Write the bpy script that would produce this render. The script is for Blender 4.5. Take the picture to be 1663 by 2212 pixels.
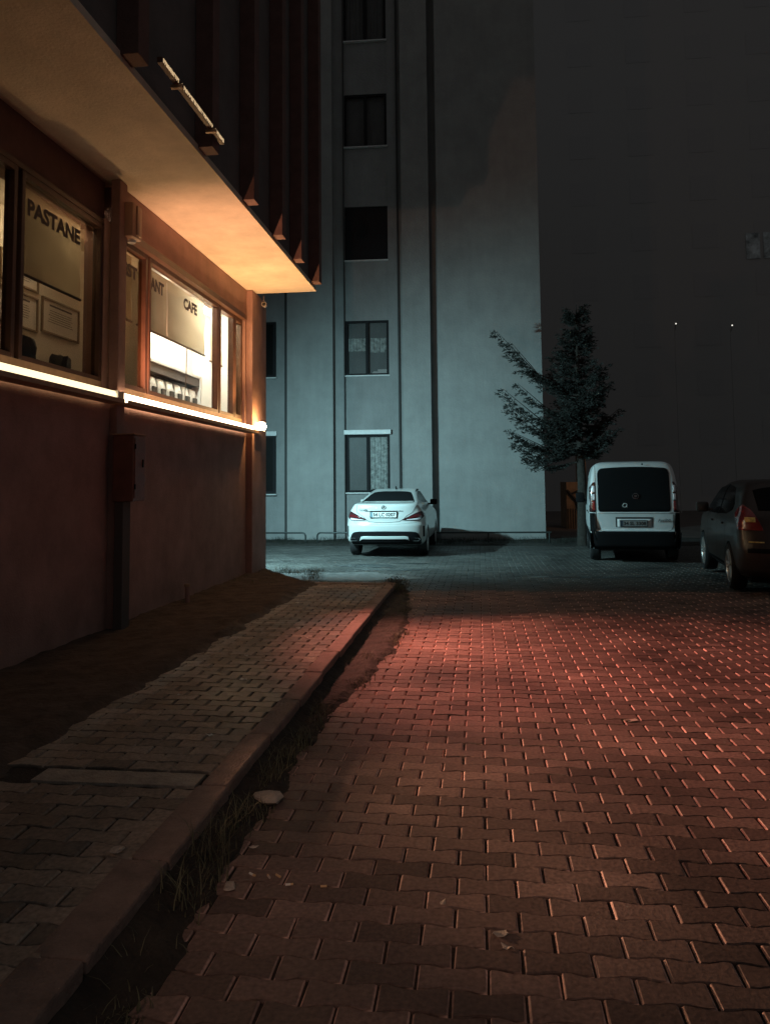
import bpy, bmesh, math, random
import numpy as np
from mathutils import Vector, Matrix
random.seed(7); RNG = np.random.default_rng(7)
for o in list(bpy.data.objects): bpy.data.objects.remove(o)
S = bpy.context.scene
COL = S.collection
R = math.radians
# ------------------------------------------------------------ camera
CH = 1.55
yaw, pit, rol = R(6.9), R(4.0), R(-0.56)
fwd = Vector((-math.sin(yaw)*math.cos(pit), math.cos(yaw)*math.cos(pit), math.sin(pit)))
r0 = Vector((math.cos(yaw), math.sin(yaw), 0)); u0 = r0.cross(fwd)
rt = r0*math.cos(rol) + u0*math.sin(rol); up = rt.cross(fwd)
cd = bpy.data.cameras.new('camera'); cam = bpy.data.objects.new('camera', cd); COL.objects.link(cam)
cam.matrix_world = Matrix(((rt.x, up.x, -fwd.x, 0), (rt.y, up.y, -fwd.y, 0), (rt.z, up.z, -fwd.z, CH), (0, 0, 0, 1)))
cd.sensor_fit = 'HORIZONTAL'; cd.sensor_width = 36; cd.lens = 36*1662/1663
cd.shift_y = -177.2/1663; cd.clip_end = 600; cd.clip_start = 0.05
S.camera = cam
# ------------------------------------------------------------ world: a night sky, with fill light added out of view overhead, behind and to the right
S.view_settings.view_transform = 'Standard'; S.view_settings.look = 'None'
S.view_settings.exposure = 0; S.view_settings.gamma = 1
W = bpy.data.worlds.new('World'); S.world = W; W.use_nodes = True
nt = W.node_tree; nt.nodes.clear()
def wn(t, **k):
    n = nt.nodes.new(t)
    for a, b in k.items(): setattr(n, a, b)
    return n
tc = wn('ShaderNodeTexCoord'); sp = wn('ShaderNodeSeparateXYZ'); nt.links.new(tc.outputs['Generated'], sp.inputs[0])
def wmap(src, a, b):
    m = wn('ShaderNodeMapRange', interpolation_type='SMOOTHSTEP'); m.inputs[1].default_value = a; m.inputs[2].default_value = b
    nt.links.new(src, m.inputs[0]); return m.outputs[0]
ng = wn('ShaderNodeMath', operation='MULTIPLY'); ng.inputs[1].default_value = -1; nt.links.new(sp.outputs[1], ng.inputs[0])
fz = wmap(sp.outputs[2], .72, .95); fy = wmap(ng.outputs[0], .1, .6)
mx = wn('ShaderNodeMath', operation='MAXIMUM'); fx = wmap(sp.outputs[0], .45, .8); my = wn('ShaderNodeMath', operation='MAXIMUM'); nt.links.new(fy, my.inputs[0]); nt.links.new(fx, my.inputs[1]); nt.links.new(fz, mx.inputs[0]); nt.links.new(my.outputs[0], mx.inputs[1])
mc = wn('ShaderNodeMix', data_type='RGBA'); nt.links.new(mx.outputs[0], mc.inputs[0])
mc.inputs[6].default_value = (.0152, .0154, .0154, 1); mc.inputs[7].default_value = (.060, .060, .060, 1)
bg = wn('ShaderNodeBackground'); nt.links.new(mc.outputs[2], bg.inputs[0]); ow = wn('ShaderNodeOutputWorld'); nt.links.new(bg.outputs[0], ow.inputs[0])
# ------------------------------------------------------------ lights
def spot(name, loc, aim, power, col, size, blend=1, rad=.05):
    l = bpy.data.lights.new(name, 'SPOT'); o = bpy.data.objects.new(name, l); COL.objects.link(o)
    l.energy = power; l.color = col; l.spot_size = R(size); l.spot_blend = blend; l.shadow_soft_size = rad
    o.location = loc; d = Vector(aim)-Vector(loc); o.rotation_euler = d.to_track_quat('-Z', 'Y').to_euler(); return o
def point(name, loc, power, col, rad=.04):
    l = bpy.data.lights.new(name, 'POINT'); o = bpy.data.objects.new(name, l); COL.objects.link(o)
    l.energy = power; l.color = col; l.shadow_soft_size = rad; o.location = loc; return o
spot('yard_flood', (-5.1, 13.65, 3.6), (-3.1, 17.2, .9), 3300, (.48, .86, .93), 138, 1, .06)
spot('ledge_beam', (-3.52, 8.7, 2.472), (.6, 6.9, 0), 1900, (1.0, .34, .25), 62, 1, .015)
o = spot('side_glint_fill', (-3.5, 4.1, .72), (1.0, 3.9, .16), 750, (1.0, .56, .34), 17, .9, .03); o.scale = (3.6, 1, 1)  # unseen low light added at the left to make the joints glint
spot('lane_fill', (-1.5, -4.5, 5.2), (-.25, 3.5, 0), 430, (1.0, .60, .44), 17, 1, .1)  # unseen fill added behind the camera to lift the near road
spot('end_lamp', (-3.44, 11.4, 2.58), (-3.05, 10.4, 4.71), 270, (1.0, .57, .23), 150, 1, .03)
spot('tube_beam', (-3.50, 7.7, 2.52), (-2.6, 10.2, 4.76), 300, (1.0, .46, .26), 110, 1, .03)
point('end_glow', (-3.40, 12.02, 2.60), 16, (1.0, .52, .17), .03)
spot('sodium_lamp', (5.5, 25.5, 5.0), (3.7, 30, 1.4), 90, (1.0, .45, .16), 50, 1, .2)
# ------------------------------------------------------------ helpers
M = {}
def mat(name, col, rough=.7, metal=0, noise=None, bump=0, bscale=40, spec=.5, emit=None, alpha=None, coat=0, ior=1.5):
    m = bpy.data.materials.new(name); m.use_nodes = True; t = m.node_tree; p = t.nodes['Principled BSDF']
    p.inputs['Base Color'].default_value = (*col, 1); p.inputs['Roughness'].default_value = rough; p.inputs['Metallic'].default_value = metal
    p.inputs['Specular IOR Level'].default_value = spec; p.inputs['Coat Weight'].default_value = coat
    if emit: p.inputs['Emission Color'].default_value = (*emit[:3], 1); p.inputs['Emission Strength'].default_value = emit[3]
    if noise:
        sc, amt = noise[0], noise[1]
        tcn = t.nodes.new('ShaderNodeTexCoord')
        n1 = t.nodes.new('ShaderNodeTexNoise'); n1.inputs['Scale'].default_value = sc; n1.inputs['Detail'].default_value = 9; n1.inputs['Roughness'].default_value = .68
        t.links.new(tcn.outputs['Object'], n1.inputs['Vector'])
        mr = t.nodes.new('ShaderNodeMapRange'); mr.inputs[1].default_value = .32; mr.inputs[2].default_value = .68; mr.inputs[3].default_value = 1-amt; mr.inputs[4].default_value = 1+amt
        t.links.new(n1.outputs[0], mr.inputs[0])
        mu = t.nodes.new('ShaderNodeVectorMath'); mu.operation = 'SCALE'; mu.inputs[0].default_value = col
        t.links.new(mr.outputs[0], mu.inputs['Scale']); t.links.new(mu.outputs[0], p.inputs['Base Color'])
    if bump:
        tcn = t.nodes.new('ShaderNodeTexCoord')
        n2 = t.nodes.new('ShaderNodeTexNoise'); n2.inputs['Scale'].default_value = bscale; n2.inputs['Detail'].default_value = 6
        t.links.new(tcn.outputs['Object'], n2.inputs['Vector'])
        b = t.nodes.new('ShaderNodeBump'); b.inputs['Strength'].default_value = bump; b.inputs['Distance'].default_value = .02
        t.links.new(n2.outputs[0], b.inputs['Height']); t.links.new(b.outputs[0], p.inputs['Normal'])
    p.inputs['IOR'].default_value = ior; M[name] = m; return m
def glassmat(name, tint, gloss=.1):
    m = bpy.data.materials.new(name); m.use_nodes = True; t = m.node_tree; t.nodes.clear()
    a = t.nodes.new('ShaderNodeBsdfTransparent'); a.inputs[0].default_value = (*tint, 1)
    g = t.nodes.new('ShaderNodeBsdfGlossy'); g.inputs['Roughness'].default_value = .02
    x = t.nodes.new('ShaderNodeMixShader'); x.inputs[0].default_value = gloss
    o = t.nodes.new('ShaderNodeOutputMaterial')
    t.links.new(a.outputs[0], x.inputs[1]); t.links.new(g.outputs[0], x.inputs[2]); t.links.new(x.outputs[0], o.inputs[0]); M[name] = m
def tag(o, label=None, cat=None, group=None, kind=None):
    if label: o['label'] = label
    if cat: o['category'] = cat
    if group: o['group'] = group
    if kind: o['kind'] = kind
    return o
def thing(name, label, cat, loc=(0, 0, 0), rz=0, group=None):
    o = bpy.data.objects.new(name, None); COL.objects.link(o); o.location = loc; o.rotation_euler = (0, 0, rz); o.empty_display_size = .2
    return tag(o, label, cat, group)
def mkobj(name, verts, faces, m, parent=None, smooth=False):
    me = bpy.data.meshes.new(name); me.from_pydata([tuple(v) for v in verts], [], [tuple(f) for f in faces]); me.update()
    o = bpy.data.objects.new(name, me); COL.objects.link(o); me.materials.append(M[m] if isinstance(m, str) else m)
    if parent: o.parent = parent
    if smooth:
        for p in me.polygons: p.use_smooth = True
    return o
class MB:
    def __init__(s): s.v = []; s.f = []
    def add(s, v, f):
        n = len(s.v); s.v += [tuple(q) for q in v]; s.f += [tuple(i+n for i in q) for q in f]; return s
    def box(s, a, b, bev=0):
        x0, y0, z0 = a; x1, y1, z1 = b
        if bev <= 0:
            return s.add([(x0,y0,z0),(x1,y0,z0),(x1,y1,z0),(x0,y1,z0),(x0,y0,z1),(x1,y0,z1),(x1,y1,z1),(x0,y1,z1)],
                  [(3,2,1,0),(4,5,6,7),(0,1,5,4),(1,2,6,5),(2,3,7,6),(3,0,4,7)])
        bm = bmesh.new(); bmesh.ops.create_cube(bm, size=1)
        for v in bm.verts: v.co = Vector(((x0+x1)/2+v.co.x*(x1-x0), (y0+y1)/2+v.co.y*(y1-y0), (z0+z1)/2+v.co.z*(z1-z0)))
        bmesh.ops.bevel(bm, geom=bm.edges[:], offset=bev, segments=2, affect='EDGES', profile=.5)
        bm.verts.index_update(); s.add([v.co[:] for v in bm.verts], [[v.index for v in f.verts] for f in bm.faces]); bm.free(); return s
    def tube(s, pts, r, n=10, caps=True):
        pts = [Vector(p) for p in pts]; rs = r if isinstance(r, (list, tuple)) else [r]*len(pts); base = len(s.v); prev = None
        for i, p in enumerate(pts):
            d = (pts[min(i+1, len(pts)-1)]-pts[max(i-1, 0)]).normalized()
            if prev is None: a = d.orthogonal().normalized()
            else: a = (prev-d*prev.dot(d)).normalized()
            prev = a; b = d.cross(a)
            for k in range(n):
                t = 2*math.pi*k/n; s.v.append(tuple(p+(a*math.cos(t)+b*math.sin(t))*rs[i]))
        for i in range(len(pts)-1):
            for k in range(n):
                q = base+i*n+k; w = base+i*n+(k+1) % n; s.f.append((q, w, w+n, q+n))
        if caps: s.f.append(tuple(base+k for k in range(n))[::-1]); s.f.append(tuple(base+(len(pts)-1)*n+k for k in range(n)))
        return s
    def lathe(s, prof, axis, c, n=32):
        base = len(s.v); c = Vector(c)
        for (r, h) in prof:
            for k in range(n):
                t = 2*math.pi*k/n; a, b = r*math.cos(t), r*math.sin(t)
                p = {'x': (h, a, b), 'y': (a, h, b), 'z': (a, b, h)}[axis]; s.v.append(tuple(c+Vector(p)))
        for i in range(len(prof)-1):
            for k in range(n):
                q = base+i*n+k; w = base+i*n+(k+1) % n; s.f.append((q, w, w+n, q+n))
        return s
    def prism(s, poly, axis, a, b):
        n = len(poly); base = len(s.v)
        for h in (a, b):
            for (p, q) in poly: s.v.append({'x': (h, p, q), 'y': (p, h, q), 'z': (p, q, h)}[axis])
        s.f.append(tuple(base+i for i in range(n))[::-1]); s.f.append(tuple(base+n+i for i in range(n)))
        for i in range(n): j = (i+1) % n; s.f.append((base+i, base+j, base+n+j, base+n+i))
        return s
    def build(s, name, m, parent=None, smooth=False, fix=True):
        o = mkobj(name, s.v, s.f, m, parent, smooth)
        if fix:
            bm = bmesh.new(); bm.from_mesh(o.data); bmesh.ops.recalc_face_normals(bm, faces=bm.faces[:]); bm.to_mesh(o.data); bm.free()
        if smooth:
            try: o.data.set_sharp_from_angle(angle=R(40))
            except Exception: pass
        return o
def B(name, a, b, m, parent=None, bev=0): return MB().box(a, b, bev).build(name, m, parent)
def text_mesh(name, body, size, m, parent, mw, ext=.002, sx=1.0, shear=0, bold=.012):
    c = bpy.data.curves.new('t', 'FONT'); c.body = body; c.size = size; c.extrude = ext; c.align_x = 'LEFT'; c.shear = shear
    c.resolution_u = 3; c.offset = size*bold
    o = bpy.data.objects.new('t', c); COL.objects.link(o); dg = bpy.context.evaluated_depsgraph_get()
    me = bpy.data.meshes.new_from_object(o.evaluated_get(dg)); bpy.data.objects.remove(o)
    o = bpy.data.objects.new(name, me); COL.objects.link(o); me.transform(Matrix.Diagonal((sx, 1, 1, 1)))
    me.transform(mw); me.materials.clear(); me.materials.append(M[m]); o.parent = parent; return o
def frame_mat(o, xd, yd):   # text: local x -> xd, y -> yd
    xd = Vector(xd); yd = Vector(yd); zd = xd.cross(yd)
    return Matrix(((xd.x, yd.x, zd.x, o[0]), (xd.y, yd.y, zd.y, o[1]), (xd.z, yd.z, zd.z, o[2]), (0, 0, 0, 1)))
def gz(y): return -.16*min(max((y-11)/12, 0), 1)
def gzn(y): return -.16*np.clip((y-11)/12, 0, 1)
# ------------------------------------------------------------ materials
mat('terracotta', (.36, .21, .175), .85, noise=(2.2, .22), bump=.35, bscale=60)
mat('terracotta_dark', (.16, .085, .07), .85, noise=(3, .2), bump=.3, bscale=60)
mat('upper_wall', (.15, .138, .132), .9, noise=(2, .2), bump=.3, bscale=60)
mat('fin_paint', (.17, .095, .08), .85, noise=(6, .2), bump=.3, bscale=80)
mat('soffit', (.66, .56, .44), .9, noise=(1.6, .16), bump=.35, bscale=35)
mat('brown_frame', (.085, .042, .028), .38, noise=(8, .2))
mat('sill', (.42, .25, .15), .6, noise=(8, .2))
mat('blind', (.52, .47, .38), .9, noise=(30, .05))
mat('letters', (.045, .03, .028), .6)
mat('inner_wall', (.82, .79, .72), .9, noise=(2, .05))
mat('inner_dark', (.10, .08, .07), .8)
mat('white_frame', (.75, .75, .72), .5)
mat('paper', (.78, .76, .74), .8)
mat('gold_frame', (.22, .15, .08), .5)
mat('packet', (.75, .73, .68), .35, noise=(14, .25), bump=.6, bscale=20)
mat('packet_dark', (.05, .045, .04), .5, noise=(14, .5))
mat('tube_bright', (1, 1, 1), .5, emit=(1.0, .76, .48, 7))
mat('tube_dim', (1, 1, 1), .5, emit=(1.0, .80, .46, 1.8))
mat('lamp_core', (1, 1, 1), .5, emit=(1.0, .74, .44, 22))
mat('ceiling_light', (1, 1, 1), .5, emit=(.98, 1.0, .86, 110))
mat('ceiling_light_dim', (1, 1, 1), .5, emit=(1.0, .84, .60, 28))
mat('facade', (.29, .30, .30), .9, noise=(1.1, .13), bump=.5, bscale=18)
mat('facade_panel', (.33, .34, .335), .9, noise=(1.1, .13), bump=.5, bscale=18)
mat('facade_dark', (.055, .055, .055), .8)
mat('pvc_dark', (.025, .025, .027), .85, spec=.1)
mat('curtain', (.62, .66, .64), .9, noise=(9, .6))
mat('room_dark', (.012, .012, .012), .9)
mat('metal_sill', (.70, .72, .72), .45, noise=(9, .1))
mat('rail_metal', (.05, .06, .06), .35, metal=.4)
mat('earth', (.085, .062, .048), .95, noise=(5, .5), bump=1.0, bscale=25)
mat('verge_earth_shade', (.035, .028, .022), .95, noise=(5, .5), bump=1.0, bscale=25)  # earth colour darkened to paint in the shade beside the kerb
mat('verge', (.035, .034, .03), .95, noise=(4, .5), bump=1.0, bscale=20)
mat('concrete', (.25, .175, .145), .85, noise=(7, .28), bump=.6, bscale=70)
mat('strip_concrete', (.36, .31, .26), .7, noise=(9, .3), bump=.6, bscale=60)
mat('ground', (.12, .10, .09), .9, noise=(1.5, .3), bump=.6, bscale=12)
mat('sand', (.040, .028, .022), .95, noise=(30, .4), bump=.8, bscale=90)
mat('tyre', (.018, .018, .019), .8, noise=(12, .3))
mat('white_paint', (.53, .56, .55), .28, noise=(1.6, .02), coat=.5)
mat('van_paint', (.62, .67, .68), .38, noise=(3, .08), coat=.3)
mat('grey_paint', (.042, .030, .026), .42, metal=.1, noise=(3, .08), coat=.15)
mat('black_trim', (.008, .008, .009), .8, spec=.1)
mat('seam', (.03, .03, .03), .7)
mat('car_glass', (.012, .013, .014), .10, spec=.06, ior=1.2)
mat('saloon_glass', (.012, .013, .014), .7, spec=.02, ior=1.1)
mat('chrome', (.75, .77, .78), .18, metal=1)
mat('plate', (.80, .82, .80), .5)
mat('van_plate', (.24, .26, .26), .5)
mat('plate_blue_grey', (.05, .07, .10), .5)
mat('plate_blue', (.16, .28, .34), .5)
mat('plate_black', (.012, .012, .012), .6)
mat('tail_red', (.22, .02, .02), .15, coat=1)
mat('tail_red_dark', (.10, .012, .014), .2, coat=1)
mat('tail_dark', (.045, .018, .02), .15, coat=1)
mat('tail_clear', (.78, .76, .80), .15, coat=1)
mat('tail_amber', (.75, .55, .18), .2, coat=1, noise=(30, .5))
mat('rim', (.52, .50, .48), .35, metal=.7)
mat('box_paint', (.20, .08, .055), .5, noise=(5, .25), bump=.15)
mat('siren_plastic', (.50, .30, .20), .5)
mat('cctv', (.30, .26, .22), .4)
mat('bark', (.04, .035, .03), .95, noise=(9, .4), bump=1, bscale=30)
mat('needles', (.022, .026, .023), .75, noise=(3, .4))
mat('leaves', (.13, .135, .12), .75, noise=(2, .4))
mat('grass_blade', (.13, .13, .075), .7, noise=(3, .5))
mat('dark_grass', (.022, .024, .018), .8)
mat('stone', (.50, .42, .35), .8, noise=(14, .25), bump=.8)
mat('butt_white', (.85, .82, .76), .7)
mat('butt_tan', (.72, .47, .25), .7)
mat('litter_paper', (.62, .50, .42), .7, noise=(20, .3))
mat('block_dark', (.40, .40, .40), .95)
mat('block_window', (.38, .38, .385), .8)
mat('dim_curtain', (.46, .52, .54), .9, noise=(1.6, .7))
mat('ochre_wall', (.42, .30, .20), .9, noise=(2.5, .35), bump=.6, bscale=20)
mat('far_lamp', (1, 1, 1), .5, emit=(1, .95, .85, 1.2))
mat('sign_glow', (.3, .2, .1), .5, emit=(1.0, .70, .38, .62))
mat('sign_board', (.10, .04, .025), .6)
mat('dim_glow', (.3, .2, .1), .5, emit=(.9, .55, .30, .22))
mat('monitor', (.7, .75, .8), .4)
glassmat('glass_clear', (.93, .93, .92), .06); glassmat('glass_block', (.8, .8, .8), .004); M['glass_block'].node_tree.nodes['Glossy BSDF'].inputs['Roughness'].default_value = .35; glassmat('glass_tinted', (.74, .69, .60), .08)
for nm in ('facade', 'facade_panel', 'terracotta'):
    t = M[nm].node_tree; p = t.nodes['Principled BSDF']; src = p.inputs['Base Color'].links[0].from_socket
    tcn = t.nodes.new('ShaderNodeTexCoord'); mp = t.nodes.new('ShaderNodeMapping'); mp.inputs['Scale'].default_value = (3, 3, .45); t.links.new(tcn.outputs['Object'], mp.inputs[0])
    n3 = t.nodes.new('ShaderNodeTexNoise'); n3.inputs['Scale'].default_value = 1.4; n3.inputs['Detail'].default_value = 8; n3.inputs['Roughness'].default_value = .7; t.links.new(mp.outputs[0], n3.inputs['Vector'])
    mr = t.nodes.new('ShaderNodeMapRange'); mr.inputs[1].default_value = .35; mr.inputs[2].default_value = .7; mr.inputs[3].default_value = 1.03; mr.inputs[4].default_value = .92; t.links.new(n3.outputs[0], mr.inputs[0])
    v = t.nodes.new('ShaderNodeVectorMath'); v.operation = 'SCALE'; t.links.new(src, v.inputs[0]); t.links.new(mr.outputs[0], v.inputs['Scale']); t.links.new(v.outputs[0], p.inputs['Base Color'])
# translucent blind
t = M['blind'].node_tree; pb = t.nodes['Principled BSDF']
tr = t.nodes.new('ShaderNodeBsdfTranslucent'); tr.inputs[0].default_value = (.62, .52, .38, 1)
x = t.nodes.new('ShaderNodeMixShader'); x.inputs[0].default_value = .5
t.links.new(pb.outputs[0], x.inputs[1]); t.links.new(tr.outputs[0], x.inputs[2]); t.links.new(x.outputs[0], t.nodes['Material Output'].inputs[0])
# paver materials: per block tint with painted end glints + fine grain + damp patches
def paver_mat(name, col, amt, wet):
    m = mat(name, col, .8); t = m.node_tree; p = t.nodes['Principled BSDF']
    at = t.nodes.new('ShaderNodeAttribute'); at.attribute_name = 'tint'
    tcn = t.nodes.new('ShaderNodeTexCoord')
    n1 = t.nodes.new('ShaderNodeTexNoise'); n1.inputs['Scale'].default_value = 55; n1.inputs['Detail'].default_value = 5; t.links.new(tcn.outputs['Object'], n1.inputs['Vector'])
    n2 = t.nodes.new('ShaderNodeTexNoise'); n2.inputs['Scale'].default_value = .9; n2.inputs['Detail'].default_value = 4; t.links.new(tcn.outputs['Object'], n2.inputs['Vector'])
    def mr(src, a, b, c, d):
        q = t.nodes.new('ShaderNodeMapRange'); q.inputs[1].default_value = a; q.inputs[2].default_value = b; q.inputs[3].default_value = c; q.inputs[4].default_value = d; t.links.new(src, q.inputs[0]); return q.outputs[0]
    def mul(a, b):
        q = t.nodes.new('ShaderNodeMath'); q.operation = 'MULTIPLY'; t.links.new(a, q.inputs[0]); t.links.new(b, q.inputs[1]); return q.outputs[0]
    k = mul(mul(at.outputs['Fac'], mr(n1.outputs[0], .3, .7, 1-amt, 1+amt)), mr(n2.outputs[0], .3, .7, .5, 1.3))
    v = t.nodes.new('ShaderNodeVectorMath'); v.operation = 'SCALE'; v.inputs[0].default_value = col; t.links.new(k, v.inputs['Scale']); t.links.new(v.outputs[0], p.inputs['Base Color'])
    t.links.new(mr(n2.outputs[0], .35, .65, wet[0], wet[1]), p.inputs['Roughness'])
    b = t.nodes.new('ShaderNodeBump'); b.inputs['Strength'].default_value = .55; b.inputs['Distance'].default_value = .004
    t.links.new(n1.outputs[0], b.inputs['Height']); t.links.new(b.outputs[0], p.inputs['Normal'])
paver_mat('paver_road', (.20, .130, .108), .3, (.62, .85))
paver_mat('paver_walk', (.26, .205, .165), .3, (.50, .85))
# ------------------------------------------------------------ ground and paving
def struct(o): o['kind'] = 'structure'; return o
def sheet(name, x0, x1, ys, zf, m):
    v = []; f = []
    for y in ys: v += [(x0, y, zf(y)), (x1, y, zf(y))]
    for i in range(len(ys)-1): f.append((2*i, 2*i+1, 2*i+3, 2*i+2))
    return struct(mkobj(name, v, f, m))
sheet('ground', -300, 300, [-40, 11, 14, 17, 20, 23, 500], lambda y: gz(y)-.06, 'ground')
def wave(x, j):
    t = (x/.225+.5*j) % 1.0
    return -.0062*np.clip(4*np.abs((t % 1.0)-.5)-1, -.42, .42)/.42
PL, PW = .225, .1125
def pavers(name, rects, zf, m, drop=None, gap=.0050, relief=.0022, edge=1.35, top=0.0, end_glint=1.0):
    """rects: list of (x0,x1,y0,y1). interlocking blocks, long side along x"""
    us = np.array([0, .045, .145, .255, .355, .545, .645, .755, .855, 1.0])*PL
    V = []; F = []; T = []; base = 0
    k0 = len(us); 
    rows = []
    for (x0, x1, y0, y1) in rects:
        j0 = int(math.floor(y0/PW)); j1 = int(math.ceil(y1/PW))
        for j in range(j0, j1):
            off = (j % 2)*PL/2
            i0 = int(math.floor((x0-off)/PL)); i1 = int(math.ceil((x1-off)/PL))
            for i in range(i0, i1):
                bx = i*PL+off; by = j*PW
                if bx+PL > x1+.02 or bx < x0-.12: continue
                if drop is not None and drop(bx+PL/2, by+PW/2): continue
                rows.append((bx, by, j % 2))
    rows = np.array(rows); n = len(rows)
    bx = rows[:, 0:1]; by = rows[:, 1:2]; bj = rows[:, 2:3]
    jit = RNG.normal(0, 1, (n, 8))
    def ring(inset, z, zj):
        g = gap/2+inset
        ulo = bx+us; gx = .0048+inset*2.4; xs = np.clip(ulo, bx+gx, bx+PL-gx)
        lo = by+wave(ulo, bj)+g; hi = by+PW+wave(ulo, bj+1)-g
        X = np.concatenate([xs, xs[:, ::-1]], 1); Y = np.concatenate([lo, hi[:, ::-1]], 1)
        X = X+jit[:, 0:1]*.0009; Y = Y+jit[:, 1:2]*.0009
        X = X+RNG.normal(0, .0011, X.shape); Y = Y+RNG.normal(0, .0011, Y.shape)
        Z = z+zj*(jit[:, 2:3]*.0010+jit[:, 3:4]*.007*(X-bx-PL/2)+jit[:, 4:5]*.009*(Y-by-PW/2))+zf(Y)
        return np.stack([X, Y, Z], -1)
    rings = [ring(.0026, top, 1), ring(.0012, top-.0030, 1), ring(.0, top-.0066, 1), ring(0, top-.030, 0)]
    if relief > 0: pass
    nv = 2*k0; allv = np.concatenate(rings, 1).reshape(-1, 3)
    faces = [list(range(nv))]
    quads = []
    for r_ in range(3):
        for k in range(nv):
            a = r_*nv+k; b_ = r_*nv+(k+1) % nv; quads.append((a+nv, b_+nv, b_, a))
    quads = np.array(quads); per = 4*nv
    offs = (np.arange(n)*per)[:, None]
    ngon = (offs+np.arange(nv)[None]).reshape(-1)
    q = (offs[:, :, None]+quads[None]).reshape(-1)
    loops = np.concatenate([ngon, q]).astype(np.int32)
    sizes = np.concatenate([np.full(n, nv), np.full(n*len(quads), 4)]).astype(np.int32)
    starts = np.concatenate([[0], np.cumsum(sizes)[:-1]]).astype(np.int32)
    me = bpy.data.meshes.new(name); me.vertices.add(len(allv)); me.vertices.foreach_set('co', allv.astype(np.float32).ravel())
    me.loops.add(len(loops)); me.loops.foreach_set('vertex_index', loops)
    me.polygons.add(len(sizes)); me.polygons.foreach_set('loop_start', starts); me.update(calc_edges=True)
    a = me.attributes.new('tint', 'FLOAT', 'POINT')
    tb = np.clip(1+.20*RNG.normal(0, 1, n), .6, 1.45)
    tint = np.repeat(tb, per).reshape(n, 4, nv); endk = np.isin(np.arange(nv), [0, k0-1, k0, nv-1]); tint[:, 1][:, ~endk] *= .75; tint[:, 2][:, ~endk] *= .6; tint[:, 1][:, endk] *= 3.0*end_glint; tint[:, 2][:, endk] *= 3.8*end_glint; tint[:, 3] *= .5; tint[:, 3][:, endk] *= 2.2  # block ends painted pale so the joints show lit glints
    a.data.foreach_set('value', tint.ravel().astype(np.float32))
    me.validate(); me.shade_flat()
    o = bpy.data.objects.new(name, me); COL.objects.link(o); me.materials.append(M[m]); return struct(o)
def road_drop(x, y):
    # ragged left border under the soil of the verge
    return y < 11.35 and x-.11 < -1.3
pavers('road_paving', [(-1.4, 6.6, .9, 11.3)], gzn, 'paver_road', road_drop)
paver_mat('paver_yard', (.065, .065, .060), .3, (.45, .8))
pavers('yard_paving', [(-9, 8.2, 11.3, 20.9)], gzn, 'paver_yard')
sheet('road_bed', -12, 12, [-4, 11, 14, 17, 20, 21.2], lambda y: gz(y)-.012, 'sand')
# sidewalk (raised), kerb, earth bed, cross strip
WZ = .12
wl = lambda y: -2.36-.012*(9.5-y)
def walk_drop(x, y):
    return x-.11 < -2.6 or 3.62 < y < 3.80
pavers('sidewalk_paving', [(-2.9, -1.24, .9, 11.05)], lambda y: y*0, 'paver_walk', walk_drop, top=WZ, end_glint=.42)
struct(B('sidewalk_bed', (-3.72, -3, -.05), (-1.34, 11.12, WZ-.014), 'sand'))
mb = MB(); y = 3.635
n = 14; xs = np.linspace(-2.2, -1.37, n)
for i in range(n-1):
    w = [.004*random.random() for _ in range(2)]
    mb.box((xs[i], 3.63+w[0], WZ-.013), (xs[i+1], 3.79-w[1], WZ+.001+.0015*random.random()))
struct(mb.build('concrete_strip', 'strip_concrete'))
mb = MB(); y = -1.2
while y < 10.9:
    L = random.uniform(.60, .78); j = random.uniform(-.006, .006); h = WZ+.005+random.uniform(-.004, .004)
    x0, x1 = -1.345+j, -1.205+j
    if y < 3.1: x0 -= .05*min(1, (3.3-y)/1.0)
    mb.box((x0, y+.005, -.1), (x1, min(y+L-.006, 10.98), h), .012); y += L
kerb = struct(mb.build('kerb', 'concrete', smooth=False))
mb = MB(); mb.box((-2.9, 11.0, -.1), (-1.21, 11.13, WZ+.012), .012); struct(mb.build('kerb_end', 'concrete'))
# earth bed against the wall: uneven mound
def terrain(name, x0, x1, y0, y1, nx, ny, hf, m):
    v = []; f = []
    for j in range(ny+1):
        for i in range(nx+1):
            x = x0+(x1-x0)*i/nx; y = y0+(y1-y0)*j/ny; v.append((x, y, hf(x, y)))
    for j in range(ny):
        for i in range(nx): a = j*(nx+1)+i; f.append((a, a+1, a+nx+2, a+nx+1))
    return struct(mkobj(name, v, f, m, smooth=True))
def nz(x, y, s=1): return (math.sin(x*7.1*s+y*3.3*s)+math.sin(x*3.7*s-y*8.9*s+1)+math.sin(x*15*s+y*13*s+2)*.6+math.sin(x*29*s-y*23*s)*.4)/3
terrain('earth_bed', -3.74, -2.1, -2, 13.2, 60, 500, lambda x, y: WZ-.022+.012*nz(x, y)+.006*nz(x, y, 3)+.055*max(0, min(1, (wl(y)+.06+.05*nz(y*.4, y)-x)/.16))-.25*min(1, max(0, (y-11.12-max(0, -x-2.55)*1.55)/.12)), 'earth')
terrain('verge_soil', -1.215, -.55, -1, 11.3, 40, 600, lambda x, y: .05*max(0, 1-(x+1.215)/.10)-.022+.007*nz(x, y, 1.4)+.004*nz(x, y, 4)+.05*max(0, min(1, (-.98+.04*nz(y*.3, y)+.02*nz(y, y*.5, 2)+.22*max(0, 1-((y-8)/2.9)**2)-x)/.12)), 'verge_earth_shade')
terrain('facade_verge', -10, 12, 21.0, 23.6, 120, 16, lambda x, y: gz(22)+.035+.03*nz(x*.6, y)+(-.10 if y < 21.1 else 0), 'verge')
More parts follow.
